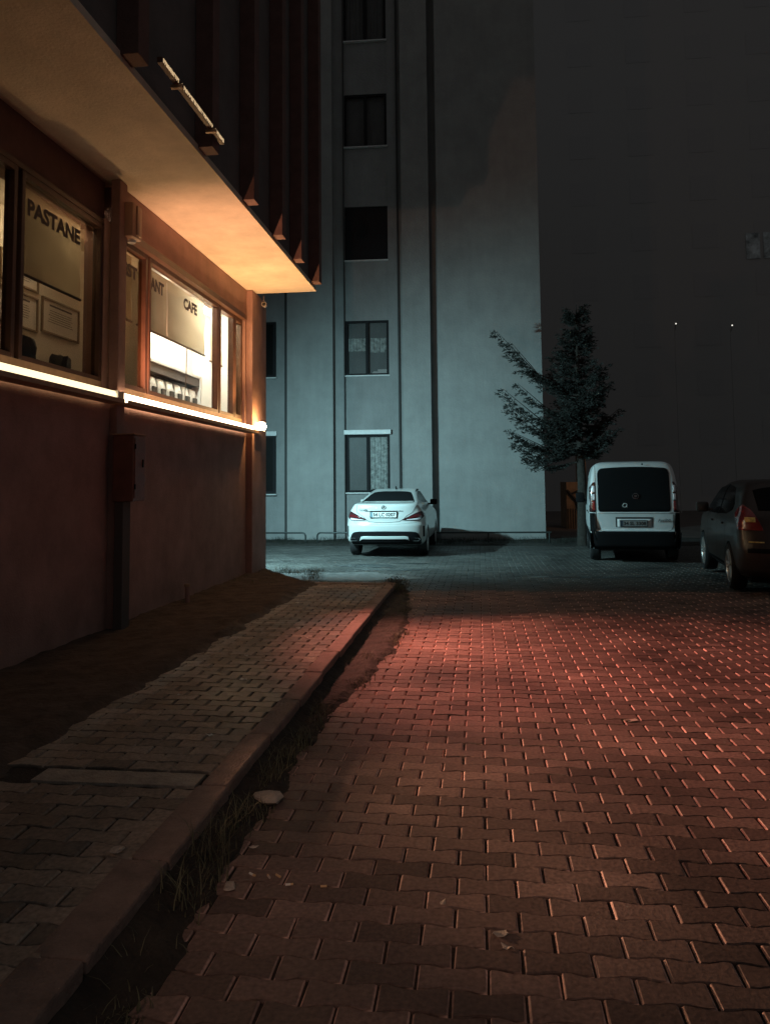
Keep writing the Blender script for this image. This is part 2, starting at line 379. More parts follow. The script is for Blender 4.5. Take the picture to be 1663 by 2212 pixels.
# puddle of wet asphalt-like water by the yard
def blob(name, cx, cy, rx, ry, m, z=.004, seed=0, parent=None, n=60, amp=.22):
    rr = random.Random(seed); ph = [rr.uniform(0, 6.28) for _ in range(6)]
    v = [(cx, cy, gz(cy)+z)]; 
    for k in range(n):
        t = 2*math.pi*k/n; q = 1+amp*(math.sin(2*t+ph[0])+.7*math.sin(3*t+ph[1])+.5*math.sin(5*t+ph[2])+.35*math.sin(9*t+ph[3])+.2*math.sin(15*t+ph[4]))/1.6
        y = cy+ry*q*math.sin(t); v.append((cx+rx*q*math.cos(t), y, gz(y)+z))
    return mkobj(name, v, [(0, 1+k, 1+(k+1) % n) for k in range(n)], m, parent)
mat('puddle', (.07, .075, .075), .22, noise=(9, .4), bump=.18, bscale=7)
mat('old_asphalt', (.15, .15, .145), .55, noise=(8, .5), bump=.9, bscale=22)
struct(blob('asphalt_patch', -2.5, 13.1, 1.25, .75, 'old_asphalt', .0045, 3))
struct(blob('puddle', -2.2, 15.1, .62, .34, 'puddle', .0035, 5))
struct(blob('puddle', -1.55, 14.35, .75, .16, 'puddle', .0035, 8))
struct(blob('puddle', -1.3, 15.6, .45, .11, 'puddle', .0035, 11))
struct(blob('puddle', 1.9, 13.2, .9, .13, 'puddle', .0035, 14))
# ------------------------------------------------------------ cafe building
WX = -3.68
cafe = thing('cafe_building', 'terracotta cafe building on the left with overhanging upper storey, lit cream soffit and window lettering', 'building', (WX, 7.5, 0))
CO = Vector((-WX, -7.5, 0))
def cb(name, a, b, m, bev=0, parent=None):
    o = B(name, a, b, m, parent or cafe, bev)
    if parent is None: o.location = CO
    return o
def cm(mb, name, m, smooth=False):
    o = mb.build(name, m, cafe, smooth); o.location = CO; return o
mb = MB()
mb.box((-3.93, 4.3, -.1), (WX, 12.55, 2.42))                       # wall under the windows
mb.box((-3.93, 7.24, 2.42), (WX-.04, 7.56, 4.27)); mb.box((-6.2, 4.1, -.1), (-3.93, 4.3, 4.705)); mb.box((-3.93, 7.52, 4.27), (WX, 12.2, 4.705))                      # wall over the right windows
mb.box((-3.93, 11.86, 2.42), (WX, 12.4, 4.27))                     # end of wall right of the windows
mb.box((-6.0, 12.60, -.1), (-3.93, 12.85, 4.705)); mb.box((-3.93, 12.55, -.1), (-3.62, 12.87, 4.705))
cm(mb, 'wall', 'terracotta')
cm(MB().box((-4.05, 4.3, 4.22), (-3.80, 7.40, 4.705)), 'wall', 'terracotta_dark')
mb = MB(); mb.box((WX-.02, 7.33, 0), (-3.60, 7.50, 4.705), .01); cm(mb, 'pillar', 'terracotta')
mb = MB(); mb.box((WX-.03, 11.93, 0), (-3.58, 12.47, 4.705), .012); cm(mb, 'pillar', 'terracotta')
# overhanging storey: soffit, body, fins
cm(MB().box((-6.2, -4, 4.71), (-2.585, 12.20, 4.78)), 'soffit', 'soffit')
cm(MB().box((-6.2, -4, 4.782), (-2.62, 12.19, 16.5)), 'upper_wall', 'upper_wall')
ys = [.6, 1.95, 3.85, 5.23, 6.83, 8.20, 9.45, 10.53, 11.76]
for yf in ys:
    cm(MB().box((-2.618, yf, 4.755), (-2.445, yf+.19, 16.6), .004), 'fin', 'fin_paint')
# windows of the shop: frames, panes, blinds, lettering
ZB, ZT = 2.60, 4.20
def win(y0, y1, glass, fw=.05, z0=ZB, z1=ZT, fm='brown_frame', xo=-3.77, dep=.09):
    mb = MB()
    mb.box((xo-dep/2, y0, z0), (xo+dep/2, y0+fw, z1), .006); mb.box((xo-dep/2, y1-fw, z0), (xo+dep/2, y1, z1), .006)
    mb.box((xo-dep/2+.002, y0+fw, z1-fw), (xo+dep/2-.002, y1-fw, z1)); mb.box((xo-dep/2+.002, y0+fw, z0), (xo+dep/2-.002, y1-fw, z0+fw*.8))
    f = cm(mb, 'window', fm)
    g = MB().box((xo-.008, y0+fw-.005, z0+.03), (xo-.002, y1-fw+.005, z1-fw+.005)).build('pane', glass, f); return f
w1 = win(4.35, 5.78, 'glass_tinted'); w2 = win(5.84, 7.24, 'glass_tinted')
w3 = win(7.56, 8.30, 'glass_tinted', .06); w4 = win(8.34, 10.74, 'glass_clear', .055)
w5 = win(10.78, 11.45, 'glass_clear', .055); w6 = win(11.47, 11.86, 'glass_tinted', .07)
cm(MB().box((-3.86, 4.31, 2.42), (-3.66, 7.24, 2.50)).box((-3.86, 7.47, 2.42), (-3.66, 11.93, 2.50)).box((-3.84, 4.31, 2.50), (-3.73, 7.24, 2.60)).box((-3.84, 7.55, 2.50), (-3.73, 11.86, 2.60)), 'sill', 'sill')
cm(MB().box((-3.82, 4.31, 4.20), (-3.72, 7.24, 4.245)).box((-3.82, 7.5, 4.20), (-3.655, 11.86, 4.275)), 'lintel', 'brown_frame')
for (a, b, zb, w) in ((4.40, 5.70, 3.42, w1), (5.90, 7.10, 3.40, w2), (7.62, 8.24, 3.42, w3), (8.40, 10.60, 3.42, w4), (10.84, 11.36, 3.38, w5)):
    mb = MB(); n = 14; v = []; f = []
    for i in range(n+1):
        z = zb+(4.17-zb)*i/n
        for k in range(7):
            yy = a+(b-a)*k/6; v.append((-3.895+.006*math.sin(i*.9+k), yy, z))
    for i in range(n):
        for k in range(6): q = i*7+k; f.append((q, q+1, q+8, q+7))
    bl = mkobj('roller_blind', v, f, 'blind', cafe, True); bl.location = CO
    MB().tube([(-3.895, a-.01, zb), (-3.895, b+.01, zb)], .014, 8).build('bottom_bar', 'brown_frame', bl)
def wtext(body, y0, z0, size, length, w):
    o = text_mesh('lettering', body, size, 'letters', w, frame_mat((-3.764, 0, 0), (0, 1, 0), (0, 0, 1)), .0008, bold=.045)
    co = np.array([v.co for v in o.data.vertices]); mn = co.min(0); mx_ = co.max(0)
    o.data.transform(Matrix.Translation((0, y0, z0)) @ Matrix.Diagonal((1, length/(mx_[1]-mn[1]), .15/(mx_[2]-mn[2]), 1)) @ Matrix.Translation((0, -mn[1], -mn[2]))); return o
wtext('PASTANE', 5.98, 3.86, .2, .87, w2)
wtext('REST', 7.60, 3.84, .2, .50, w3); wtext('RANT', 8.36, 3.85, .2, .48, w4); wtext('CAFE', 9.47, 3.85, .2, .48, w4)
# interior: room shell
cm(MB().box((-4.86, 4.31, 0), (-4.80, 12.6, 4.6)).box((-4.80, 12.52, 0), (-3.95, 12.58, 4.6)).box((-4.80, 4.31, 4.45), (-3.93, 12.52, 4.50)).box((-4.80, 4.31, .1), (-3.93, 12.52, .2)), 'inner_wall', 'inner_wall')
cm(MB().box((-4.80, 9.78, .2), (-4.45, 9.86, 4.45)), 'partition', 'inner_wall')
def item(o, label, cat, group=None): return tag(o, label, cat, group)
lt = thing('ceiling_light', 'bright white ceiling light tube inside the room behind the cafe lettering', 'lamp', (-4.35, 11.2, 4.4))
MB().box((-.08, -.95, 0), (.08, .95, .045)).build('housing', 'white_frame', lt); MB().box((-.05, -.92, -.035), (.05, .92, -.002)).build('diffuser', 'ceiling_light', lt)
lt = thing('ceiling_light', 'dim warm ceiling light inside the room behind the darker left windows', 'lamp', (-4.35, 7.1, 4.4))
MB().box((-.08, -.3, 0), (.08, .3, .045)).build('housing', 'white_frame', lt); MB().box((-.05, -.28, -.035), (.05, .28, -.002)).build('diffuser', 'ceiling_light_dim', lt)
def certificate(y0, y1, z0, z1, label, grp='framed certificates on the wall of the cafe'):
    t = thing('framed_certificate', label, 'picture', (-4.80, (y0+y1)/2, (z0+z1)/2), 0, grp)
    w, h = (y1-y0)/2, (z1-z0)/2; mb = MB()
    for a in ((-w, -h, w, -h+.02), (-w, h-.02, w, h)): mb.box((.0, a[0], a[1]), (.025, a[2], a[3]))
    mb.box((0, -w, -h+.02), (.025, -w+.02, h-.02)); mb.box((0, w-.02, -h+.02), (.025, w, h-.02)); mb.build('frame', 'gold_frame', t)
    p = MB().box((0, -w+.02, -h+.02), (.008, w-.02, h-.02)).build('sheet', 'paper', t)
    mb = MB(); rr = random.Random(int(y0*100))
    for k in range(6):
        L = rr.uniform(.45, .7)*w; z = h*.35-k*.026; mb.box((.0085, -L, z), (.010, L, z+.006))
    mb.box((.0085, -w*.6, h*.6), (.010, w*.6, h*.6+.02)).build('print', 'inner_dark', p); return t
certificate(7.92, 8.72, 3.28, 3.68, 'wide framed certificate on the tan wall, wholly visible under the lettered blind')
certificate(7.10, 7.84, 3.24, 3.62, 'framed certificate on the tan wall, cut by the thick window post')
certificate(7.24, 7.68, 2.86, 3.14, 'small framed certificate low on the tan wall above the dark bags')
certificate(7.15, 7.84, 3.68, 4.0, 'framed certificate half hidden under the roller blind edge, topmost on the tan wall')
# things on the sill behind the left windows
def sack(loc, s, label, seed, m='inner_dark'):
    rr = random.Random(seed); bm = bmesh.new(); bmesh.ops.create_cube(bm, size=1)
    bmesh.ops.subdivide_edges(bm, edges=bm.edges[:], cuts=3, use_grid_fill=True)
    for v in bm.verts:
        p = v.co; k = 1-.25*(p.length-.5); q = (p.z+.5)
        p *= k; p.x *= s[0]*(1-.25*q); p.y *= s[1]*(1-.35*q); p.z *= s[2]
        p += Vector((rr.uniform(-1, 1), rr.uniform(-1, 1), rr.uniform(-1, 1)))*.012
    me = bpy.data.meshes.new('bag'); bm.to_mesh(me); bm.free(); o = bpy.data.objects.new('bag', me); COL.objects.link(o); me.materials.append(M[m]); o.location = loc; o.rotation_euler = (0, .2, rr.uniform(-.4, .4))
    return tag(o, label, 'bag')
sack((-3.99, 6.92, 2.70), (.20, .42, .22), 'dark lumpy bag lying on the sill behind the window with the word on its blind', 1)
sack((-3.99, 6.28, 2.74), (.20, .32, .30), 'dark upright bag on the sill beside the thick window post', 2)
cm(MB().box((-4.12, 4.2, 2.50), (-3.87, 11.8, 2.585)), 'inner_sill', 'inner_dark')
# shelf with packets in the bright room
sh = thing('wall_shelf', 'dark open wall shelf holding coffee packets in the bright cafe room', 'shelf', (-4.80, 11.5, 3.13))
MB().box((0, -1.05, -.40), (.16, .95, -.36)).box((0, -1.05, .22), (.16, .95, .26)).box((0, .95, -.40), (.16, .99, .26)).box((0, -1.09, -.40), (.16, -1.05, .26)).build('board', 'white_frame', sh)
MB().box((0, -1.05, .08), (.14, .95, .215)).build('back_panel', 'inner_dark', sh)
MB().box((0, -1.05, -.355), (.008, .95, .075)).build('back_panel', 'packet_dark', sh)
pk = None
for i in range(6):
    y = 10.62+i*.32
    z0 = 2.775
    v = []; f = []; rr = random.Random(i)
    mb = MB()
    for k in range(5):
        z = z0+.36*k/4; d = [.05, .075, .07, .06, .012][k]; wv = [.12, .13, .125, .125, .13][k]
        mb.v += [(-4.71+d*.5, y-wv, z), (-4.71+d, y, z+.006), (-4.71+d*.5, y+wv, z), (-4.71-d*.4, y+wv, z), (-4.71-d*.4, y-wv, z)]
    for k in range(4):
        for q in range(5): a = k*5+q; b = k*5+(q+1) % 5; mb.f.append((a, b, b+5, a+5))
    mb.f.append((4, 3, 2, 1, 0)); mb.f.append((20, 21, 22, 23, 24))
    lab = ['white coffee packet at the left end of the wall shelf', 'white coffee packet second from the left on the wall shelf', 'white packet third on the wall shelf', 'white packet fourth on the wall shelf, its side dark', 'white packet fifth on the wall shelf', 'white packet at the right end of the wall shelf'][i]
    o = mb.build('coffee_packet', 'packet' if i % 2 == 0 or i > 3 else 'packet', None, True); tag(o, lab, 'packet', 'packets on the cafe wall shelf'); o.rotation_euler = (0, 0, 0)
    MB().box((-4.66, y-.07, z0+.10), (-4.632, y+.07, z0+.22)).build('packet_label', 'packet_dark', o)
pt = thing('wall_picture', 'small framed picture low on the white wall under the packet shelf', 'picture', (-4.80, 11.75, 2.45))
MB().box((0, -.62, -.15), (.02, .62, .12)).build('frame', 'gold_frame', pt); MB().box((.0205, -.58, -.12), (.024, .58, .09)).build('sheet', 'paper', pt)
cd1 = MB().tube([(-3.88, 9.2, 4.12), (-3.87, 9.2, 3.8), (-3.875, 9.205, 3.5), (-3.87, 9.21, 3.44)], [.004, .004, .009, .010], 6).build('blind_cord', 'white_frame'); tag(cd1, 'white pull cord hanging in front of the cafe blind', 'cord')
cd2 = MB().tube([(-4.0, 10.2, 3.5), (-4.0, 10.18, 3.1), (-4.0, 10.12, 2.62)], .006, 6).build('blind_cord', 'gold_frame'); tag(cd2, 'thin tan cord slanting down below the cafe blind to the sill', 'cord')
# ledge lights
def light_bar(y0, y1, m, label):
    t = thing('light_bar', label, 'lamp', (-3.60, (y0+y1)/2, 2.40), 0, 'glowing light bars under the cafe windows'); h = (y1-y0)/2
    MB().box((-.035, -h, -.03), (.136, h, -.012)).box((.126, -h, -.012), (.136, h, .012)).build('tray', 'sill', t)
    tb_ = MB().lathe([(0, -h+.03), (.030, -h+.035), (.030, h-.035), (0, h-.03)], 'y', (.032, 0, 0), 20); tb_.v = [(a_, b_, (c_*1.75)+.043) for a_, b_, c_ in tb_.v]; tb_.build('tube', m, t, True)
    for s in (-1, 1): MB().box((-.012, s*(h-.012)-.014, -.011), (.075, s*(h-.012)+.014, .10)).build('end_cap', 'white_frame', t)
light_bar(4.4, 7.22, 'tube_dim', 'yellow glowing light bar on the ledge under the darker left windows')
light_bar(7.30, 11.90, 'tube_bright', 'white hot glowing light bar on the ledge under the bright cafe windows')
fl = thing('flood_lamp', 'small blazing flood lamp at the far corner pillar of the cafe', 'lamp', (-3.50, 12.16, 2.46))
MB().box((-.075, -.13, -.04), (.05, .13, -.02), .004).build('base', 'white_frame', fl)
MB().lathe([(.0, .11), (.06, .095), (.085, .035), (.07, -.018)], 'z', (0, 0, .01), 20).build('bulb', 'lamp_core', fl, True)
# siren box, camera, meter cabinet, stub
sr = thing('siren_box', 'tall rounded alarm siren box fixed beside the first pillar under the soffit', 'siren', (-3.60, 7.56, 4.33))
MB().box((-.07, -.12, -.19), (.09, .12, .19), .035).build('housing', 'siren_plastic', sr, True)
MB().box((.0905, -.05, -.16), (.108, .05, .16), .008).build('cover', 'siren_plastic', sr, True)
MB().lathe([(0, -.03), (.04, -.028), (.05, 0)], 'z', (.01, .02, -.191), 20).build('strobe', 'white_frame', sr, True)
cc = thing('security_camera', 'small bullet security camera hanging from the soffit end beside the far pillar', 'camera', (-3.50, 12.3, 4.70))
MB().tube([(0, 0, 0), (0, 0, -.13)], .012, 8).build('bracket', 'cctv', cc)
MB().tube([(.0, .05, -.15), (.03, -.10, -.17)], .042, 20).build('barrel', 'cctv', cc, True)
MB().tube([(.0303, -.101, -.17), (.031, -.108, -.1705)], .028, 18).build('lens', 'plate_black', cc)
cb2 = thing('meter_cabinet', 'brown metal meter cabinet mounted on the wall over a dark duct', 'cabinet', (-3.50, 7.30, 1.40))
MB().box((-.10, -.05, 0), (.115, .22, .66), .008).build('cabinet', 'box_paint', cb2)
MB().box((-.115, -.065, .662), (.13, .235, .675), .003).build('rain_cap', 'sill', cb2)
MB().box((.116, -.03, .03), (.124, .20, .63), .003).build('door', 'box_paint', cb2)
MB().box((.124, .13, .34), (.134, .155, .42), .004).build('handle', 'black_trim', cb2)
for hz_ in (.12, .52): MB().tube([(.126, -.028, hz_), (.126, -.028, hz_+.05)], .008, 8).build('hinge', 'black_trim', cb2)
MB().box((-.09, -.02, -1.42), (.0, .15, -.002), .006).build('duct', 'inner_dark', cb2)
st = thing('pipe_stub', 'short rusty pipe stub standing in the earth beside the cafe wall', 'pipe', (-3.50, 9.0, .08))
MB().tube([(0, 0, 0), (0, 0, .26)], .028, 12).build('pipe', 'terracotta', st, True); MB().tube([(0, 0, .26), (0, 0, .29)], .036, 12).build('cap', 'sill', st)
# sign bar over the soffit
sg = thing('sign_bar', 'thin glowing lettered sign bar along the upper storey above the soffit', 'sign', (-2.40, 6.25, 4.86))
MB().box((-.025, -.74, -.022), (.02, .74, .022), .004).build('board', 'sign_board', sg)
mb = MB(); y = -.72; rr = random.Random(4)
while y < .70:
    w = rr.uniform(.012, .034)
    if not (-.40 < y < -.36 or .40 < y < .44):
        k = rr.random()
        mb.box((.0202, y, -.018), (.024, y+.006, .018)); mb.box((.0202, y+.006, rr.choice([-.018, -.004, .008])), (.024, y+w, rr.choice([.012, .016, .018])))
    y += w+.012
mb.build('lettering', 'sign_glow', sg)
MB().box((-.05, -.405, -.05), (.05, -.37, -.0222)).build('bracket', 'sill', sg); MB().box((-.05, .40, -.05), (.05, .435, -.0222)).build('bracket', 'sill', sg)
# ------------------------------------------------------------ apartment building (facade frame: u along, n depth, z)
FA = R(2.0)
apt = thing('apartment_building', 'tall pale rendered apartment block at the end of the yard, lit teal from the left', 'building', (-2.13, 22.89, -.19), FA)
def ab(a, b): return (a[0], a[1], a[2]+.19), (b[0], b[1], b[2]+.19)
def am(name, m, boxes, parent=apt, bev=0):
    mb = MB()
    for a, b in boxes: a, b = ab(a, b); mb.box(a, b, bev)
    return mb.build(name, m, parent)
HT = 19
am('wall', 'facade', [((-9, .30, -.5), (-1.87, .5, HT)), ((-.52, .30, -.5), (.76, .5, HT)), ((.76, .55, -.5), (.98, .7, HT)), ((.98, .16, -.5), (4.06, .5, HT)), ((-9, .5, -.5), (4.06, 6, HT))])
am('wall_panel', 'facade_panel', [((-3.62, 0, -.4), (-2.21, .298, HT+.2))])
am('wall_panel', 'facade_panel', [((-.08, .06, -.4), (.758, .298, HT+.2))])
am('wall_panel', 'facade_panel', [((1.0, .0, -.4), (4.05, .158, HT+.2))])
# spandrels and windows in the middle bay
wins = [(1.27, 3.05), (4.85, 6.58), (8.44, 10.18), (12.06, 13.8), (15.5, 17.2)]
sb = []; prev = -.4
for (a, b) in wins: sb.append(((-1.868, .34, prev), (-.522, .5, a))); prev = b
sb.append(((-1.868, .34, prev), (-.522, .5, HT)))
for q_ in sb: am('spandrel', 'facade', [q_])
am('downpipe', 'facade_dark', [((-3.74, .20, -.3), (-3.66, .298, HT))]); am('downpipe', 'facade_dark', [((-.235, .20, -.3), (-.185, .298, HT))])
am('downpipe', 'facade_dark', [((-1.90, .22, -.3), (-1.872, .30, HT))])
def aptwin(u0, u1, a, b, kind):
    f = am('window', 'pvc_dark', [((u0, .36, a+.03), (u0+.07, .42, b)), ((u1-.07, .36, a+.03), (u1, .42, b)), ((u0+.07, .362, b-.07), (u1-.07, .418, b)), ((u0+.07, .362, a+.03), (u1-.07, .418, a+.09)), (((u0+u1)/2-.045, .355, a+.09), ((u0+u1)/2+.045, .425, b-.07))])
    am('pane', 'glass_block', [((u0+.05, .385, a+.05), (u1-.05, .39, b-.05))], f)
    am('sill', 'metal_sill', [((u0-.03, .24, a-.01), (u1+.03, .40, a+.025))], f)
    return f
def curtain(u0, u1, a, b, parent, m='curtain', dep=.46):
    v = []; f = []; n = int((u1-u0)*60)+4
    for i in range(n+1):
        u = u0+(u1-u0)*i/n; w = .018*math.sin(u*70)+.012*math.sin(u*33+1); v += [(u, dep+w, a+.19), (u, dep+w, b+.19)]
    for i in range(n): f.append((2*i, 2*i+2, 2*i+3, 2*i+1))
    return mkobj('curtain', v, f, m, parent, True)
U0, U1 = -1.865, -.525
for i, (a, b) in enumerate(wins):
    if i == 2:
        f = am('window', 'room_dark', [((U0, .40, a+.03), (U1, .43, b))]); am('sill', 'metal_sill', [((U0-.02, .24, a-.01), (U1+.02, .40, a+.025))], f); 
        am('shutter', 'pvc_dark', [((U0+.01, .385+.0, a+.04+k*.0), (U1-.01, .398, b-.01)) for k in range(1)], f); continue
    f = aptwin(U0, U1, a, b, i)
    am('room_back', 'room_dark', [((U0, .62, a), (U1, .64, b))], f)
    if i == 0:
        curtain(-1.14, U1-.02, a+.05, b-.05, f, 'curtain', .44)
        am('shutter_box', 'metal_sill', [((U0-.04, .14, b+.0), (U1+.05, .36, b+.14))], f, .01)
    if i == 1:
        curtain(U0+.08, -1.24, 5.65, 6.05, f); curtain(-1.10, U1-.05, 5.6, 6.05, f)
        am('curtain', 'terracotta', [((U0+.12, .55, 4.95), (-1.45, .57, 5.6))], f)
        am('sill_books', 'paper', [((-1.05, .44, 4.89), (-.56, .55, 4.98)), ((-.88, .44, 4.981), (-.56, .55, 5.07)), ((-1.02, .45, 4.981), (-.90, .5, 5.01))], f)
    if i == 4: curtain(U0+.06, -1.24, a+.05, b-.05, f, 'facade', .44); curtain(-1.15, U1-.02, a+.05, b-.05, f, 'facade', .44); continue
    if i == 3:
        am('lit_panel', 'dim_glow', [((-1.66, .56, 12.15), (-1.38, .58, 12.32))], f); am('curtain', 'ochre_wall', [((-1.82, .56, 12.8), (-1.30, .58, 13.4))], f)
# left column windows, partly behind the cafe corner
for (a, b) in ((1.27, 3.05), (4.85, 6.58), (8.44, 10.18)):
    f = am('window', 'pvc_dark', [((-5.30, .19, a+.03), (-5.22, .26, b)), ((-4.10, .19, a+.03), (-4.02, .26, b)), ((-5.22, .192, b-.07), (-4.10, .258, b)), ((-5.22, .192, a+.03), (-4.10, .258, a+.09))])
    am('pane', 'glass_block', [((-5.24, .225, a+.05), (-4.08, .23, b-.05))], f)
    am('room_back', 'room_dark', [((-5.24, .27, a+.05), (-4.08, .285, b-.05))], f)
    am('sill', 'metal_sill', [((-5.32, .12, a-.03), (-3.99, .298, a+.0))], f)
    if a < 2: am('shutter_box', 'metal_sill', [((-5.32, .16, b), (-3.98, .298, b+.14))], f, .01)
# ------------------------------------------------------------ tube railings in front of the block
def railing(x0, x1, y, posts, label, endl, endr):
    t = thing('tube_railing', label, 'railing', ((x0+x1)/2, y, gz(22)+.03), 0, 'low tube railings before the apartment block'); cx = (x0+x1)/2; z = .29; r = .10
    pts = []
    if endl: pts += [(x0-cx, 0, -.05), (x0-cx, 0, z-r)]+[(x0-cx+r-r*math.cos(a), 0, z-r+r*math.sin(a)) for a in (.4, .8, 1.2, 1.57)]
    else: pts += [(x0-cx, 0, z)]
    if endr: pts += [(x1-cx-r+r*math.sin(a), 0, z-r+r*math.cos(a)) for a in (0, .4, .8, 1.2, 1.57)]+[(x1-cx, 0, -.05)]
    else: pts += [(x1-cx, 0, z)]
    MB().tube(pts, .024, 10).build('rail', 'rail_metal', t, True)
    for p in posts: MB().tube([(p-cx, 0, -.05), (p-cx, 0, z-.015)], .022, 10).build('post', 'rail_metal', t, True)
railing(-7.6, -4.94, 21.7, [-6.4], 'low dark tube railing left of the white saloon, starting behind the cafe corner', False, True)
railing(-4.60, -2.9, 21.7, [], 'short low tube railing just left of the white saloon', True, False)
railing(-1.5, 1.95, 21.7, [.24, 1.9], 'long low tube railing right of the white saloon in front of the block', False, False)
# ------------------------------------------------------------ vehicles
def pchip(tab, z, k):
    zs = [r_[0] for r_ in tab]; vs = [r_[k] for r_ in tab]
    if z <= zs[0]: return vs[0]
    if z >= zs[-1]: return vs[-1]
    i = max(j for j in range(len(zs)-1) if zs[j] <= z)
    def dl(j): return (vs[j+1]-vs[j])/(zs[j+1]-zs[j])
    def tg(j):
        if j == 0: return dl(0)
        if j == len(zs)-1: return dl(j-1)
        a, b = dl(j-1), dl(j)
        return 0 if a*b <= 0 else 2*a*b/(a+b)
    h = zs[i+1]-zs[i]; t = (z-zs[i])/h; m0, m1 = tg(i)*h, tg(i+1)*h
    return (2*t**3-3*t*t+1)*vs[i]+(t**3-2*t*t+t)*m0+(-2*t**3+3*t*t)*vs[i+1]+(t**3-t*t)*m1
class Car:
    """tab rows: z, half width, rear y, front y, rear corner depth ; exponent n"""
    def __init__(s, tab, n): s.tab = tab; s.n = n
    def w(s, z): return pchip(s.tab, z, 1)
    def ry(s, x, z):
        w = s.w(z); q = min(abs(x)/w, 1); D = pchip(s.tab, z, 4)
        return pchip(s.tab, z, 2)+D*(1-(1-q**s.n)**(1/s.n))
    def body(s, parent, m, arches, ar):
        zs = []; t = s.tab
        for i in range(len(t)-1):
            k = max(2, int((t[i+1][0]-t[i][0])/.03)+1); zs += [t[i][0]+(t[i+1][0]-t[i][0])*j/k for j in range(k)]
        zs.append(t[-1][0]); N = 22; mb = MB(); rings = []
        for z in zs:
            w, yr, yf, D = (pchip(t, z, k) for k in (1, 2, 3, 4)); Df = min(.5, (yf-yr)*.3); D = min(D, (yf-yr)*.45); ring = []
            for j in range(2*N+1):
                a = math.pi/2*(j/N-1); sx = math.copysign(abs(math.sin(a))**(2/s.n), a) if a else 0
                ring.append((w*sx, yr+D*(1-abs(math.cos(a))**(2/s.n)), z))
            for j in range(1, 12): ring.append((w, yr+D+(yf-Df-yr-D)*j/12, z))
            for j in range(2*N+1):
                a = math.pi/2*(1-j/N); sx = math.copysign(abs(math.sin(a))**(2/s.n), a) if a else 0
                ring.append((w*sx, yf-Df*(1-abs(math.cos(a))**(2/s.n)), z))
            for j in range(11, 0, -1): ring.append((-w, yr+D+(yf-Df-yr-D)*j/12, z))
            rings.append(ring)
        L = len(rings[0])
        for rg in rings: mb.v += rg
        for i in range(len(rings)-1):
            for k in range(L): a = i*L+k; b = i*L+(k+1) % L; mb.f.append((a, b, b+L, a+L))
        c0 = len(mb.v); mb.v.append((0, sum(p[1] for p in rings[0])/L, zs[0])); mb.v.append((0, sum(p[1] for p in rings[-1])/L, zs[-1]+.006))
        for k in range(L): mb.f.append((c0, (k+1) % L, k)); b = (len(rings)-1)*L; mb.f.append((c0+1, b+k, b+(k+1) % L))
        o = mb.build('body', m, parent, True)
        # wheel wells
        cut = MB()
        for y in arches:
            for sx in (-1, 1): cut.lathe([(0, 0), (ar, 0), (ar, .42), (0, .42)], 'x', (.52 if sx > 0 else -.94, y, ar*.90), 40)
        co = cut.build('cut', m); co.parent = parent
        md = o.modifiers.new('b', 'BOOLEAN'); md.operation = 'DIFFERENCE'; md.solver = 'EXACT'; md.object = co
        bpy.context.view_layer.update(); dg = bpy.context.evaluated_depsgraph_get(); me = bpy.data.meshes.new_from_object(o.evaluated_get(dg))
        if len(me.polygons) > 500:
            o.modifiers.clear(); o.data = me
            for p in me.polygons: p.use_smooth = True
            try: me.set_sharp_from_angle(angle=R(38))
            except Exception: pass
        o.modifiers.clear(); bpy.data.objects.remove(co); return o
    def rear(s, name, m, parent, x0, x1, top, bot, e=.004, nx=28, nz_=10, thick=.02):
        v = []; f = []
        for i in range(nx+1):
            x = x0+(x1-x0)*i/nx; a, b = bot(x), top(x)
            for j in range(nz_+1): z = a+(b-a)*j/nz_; v.append((x, s.ry(x, z)-e, z))
        K = nz_+1
        for i in range(nx):
            for j in range(nz_): q = i*K+j; f.append((q, q+K, q+K+1, q+1))
        n0 = len(v); v += [(a, b+thick, c) for a, b, c in v]
        edge = [i*K for i in range(nx+1)]+[nx*K+j for j in range(1, K)]+[i*K+K-1 for i in range(nx-1, -1, -1)]+[j for j in range(K-2, 0, -1)]
        for a, b in zip(edge, edge[1:]+edge[:1]): f.append((a, a+n0, b+n0, b))
        return mkobj(name, v, f, m, parent, False if nx < 3 else True)
    def line(s, name, m, parent, pts, r=.004, e=.001):
        P = []
        for (a, b) in zip(pts, pts[1:]):
            for k in range(8): t = k/8; P.append((a[0]+(b[0]-a[0])*t, a[1]+(b[1]-a[1])*t))
        P.append(pts[-1])
        return MB().tube([(x, s.ry(x, z)-e, z) for x, z in P], r, 6).build(name, m, parent, True)
    def side(s, name, m, parent, sgn, pts_top, pts_bot, e=.004, nx=24, nz_=8):
        v = []; f = []
        def ip(pts, y):
            for (a, b) in zip(pts, pts[1:]):
                if a[0] <= y <= b[0]: return a[1]+(b[1]-a[1])*(y-a[0])/max(1e-6, b[0]-a[0])
            return pts[-1][1]
        y0, y1 = pts_top[0][0], pts_top[-1][0]
        for i in range(nx+1):
            y = y0+(y1-y0)*i/nx; a, b = ip(pts_bot, y), ip(pts_top, y)
            for j in range(nz_+1): z = a+(b-a)*j/nz_; v.append((sgn*(s.w(z)+e), y, z))
        for i in range(nx):
            for j in range(nz_): q = i*(nz_+1)+j; f.append((q, q+nz_+1, q+nz_+2, q+1))
        return mkobj(name, v, f, m, parent, True)
def lerp(pts):
    def g(x):
        if x <= pts[0][0]: return pts[0][1]
        for (a, b) in zip(pts, pts[1:]):
            if x <= b[0]: return a[1]+(b[1]-a[1])*(x-a[0])/(b[0]-a[0])
        return pts[-1][1]
    return g
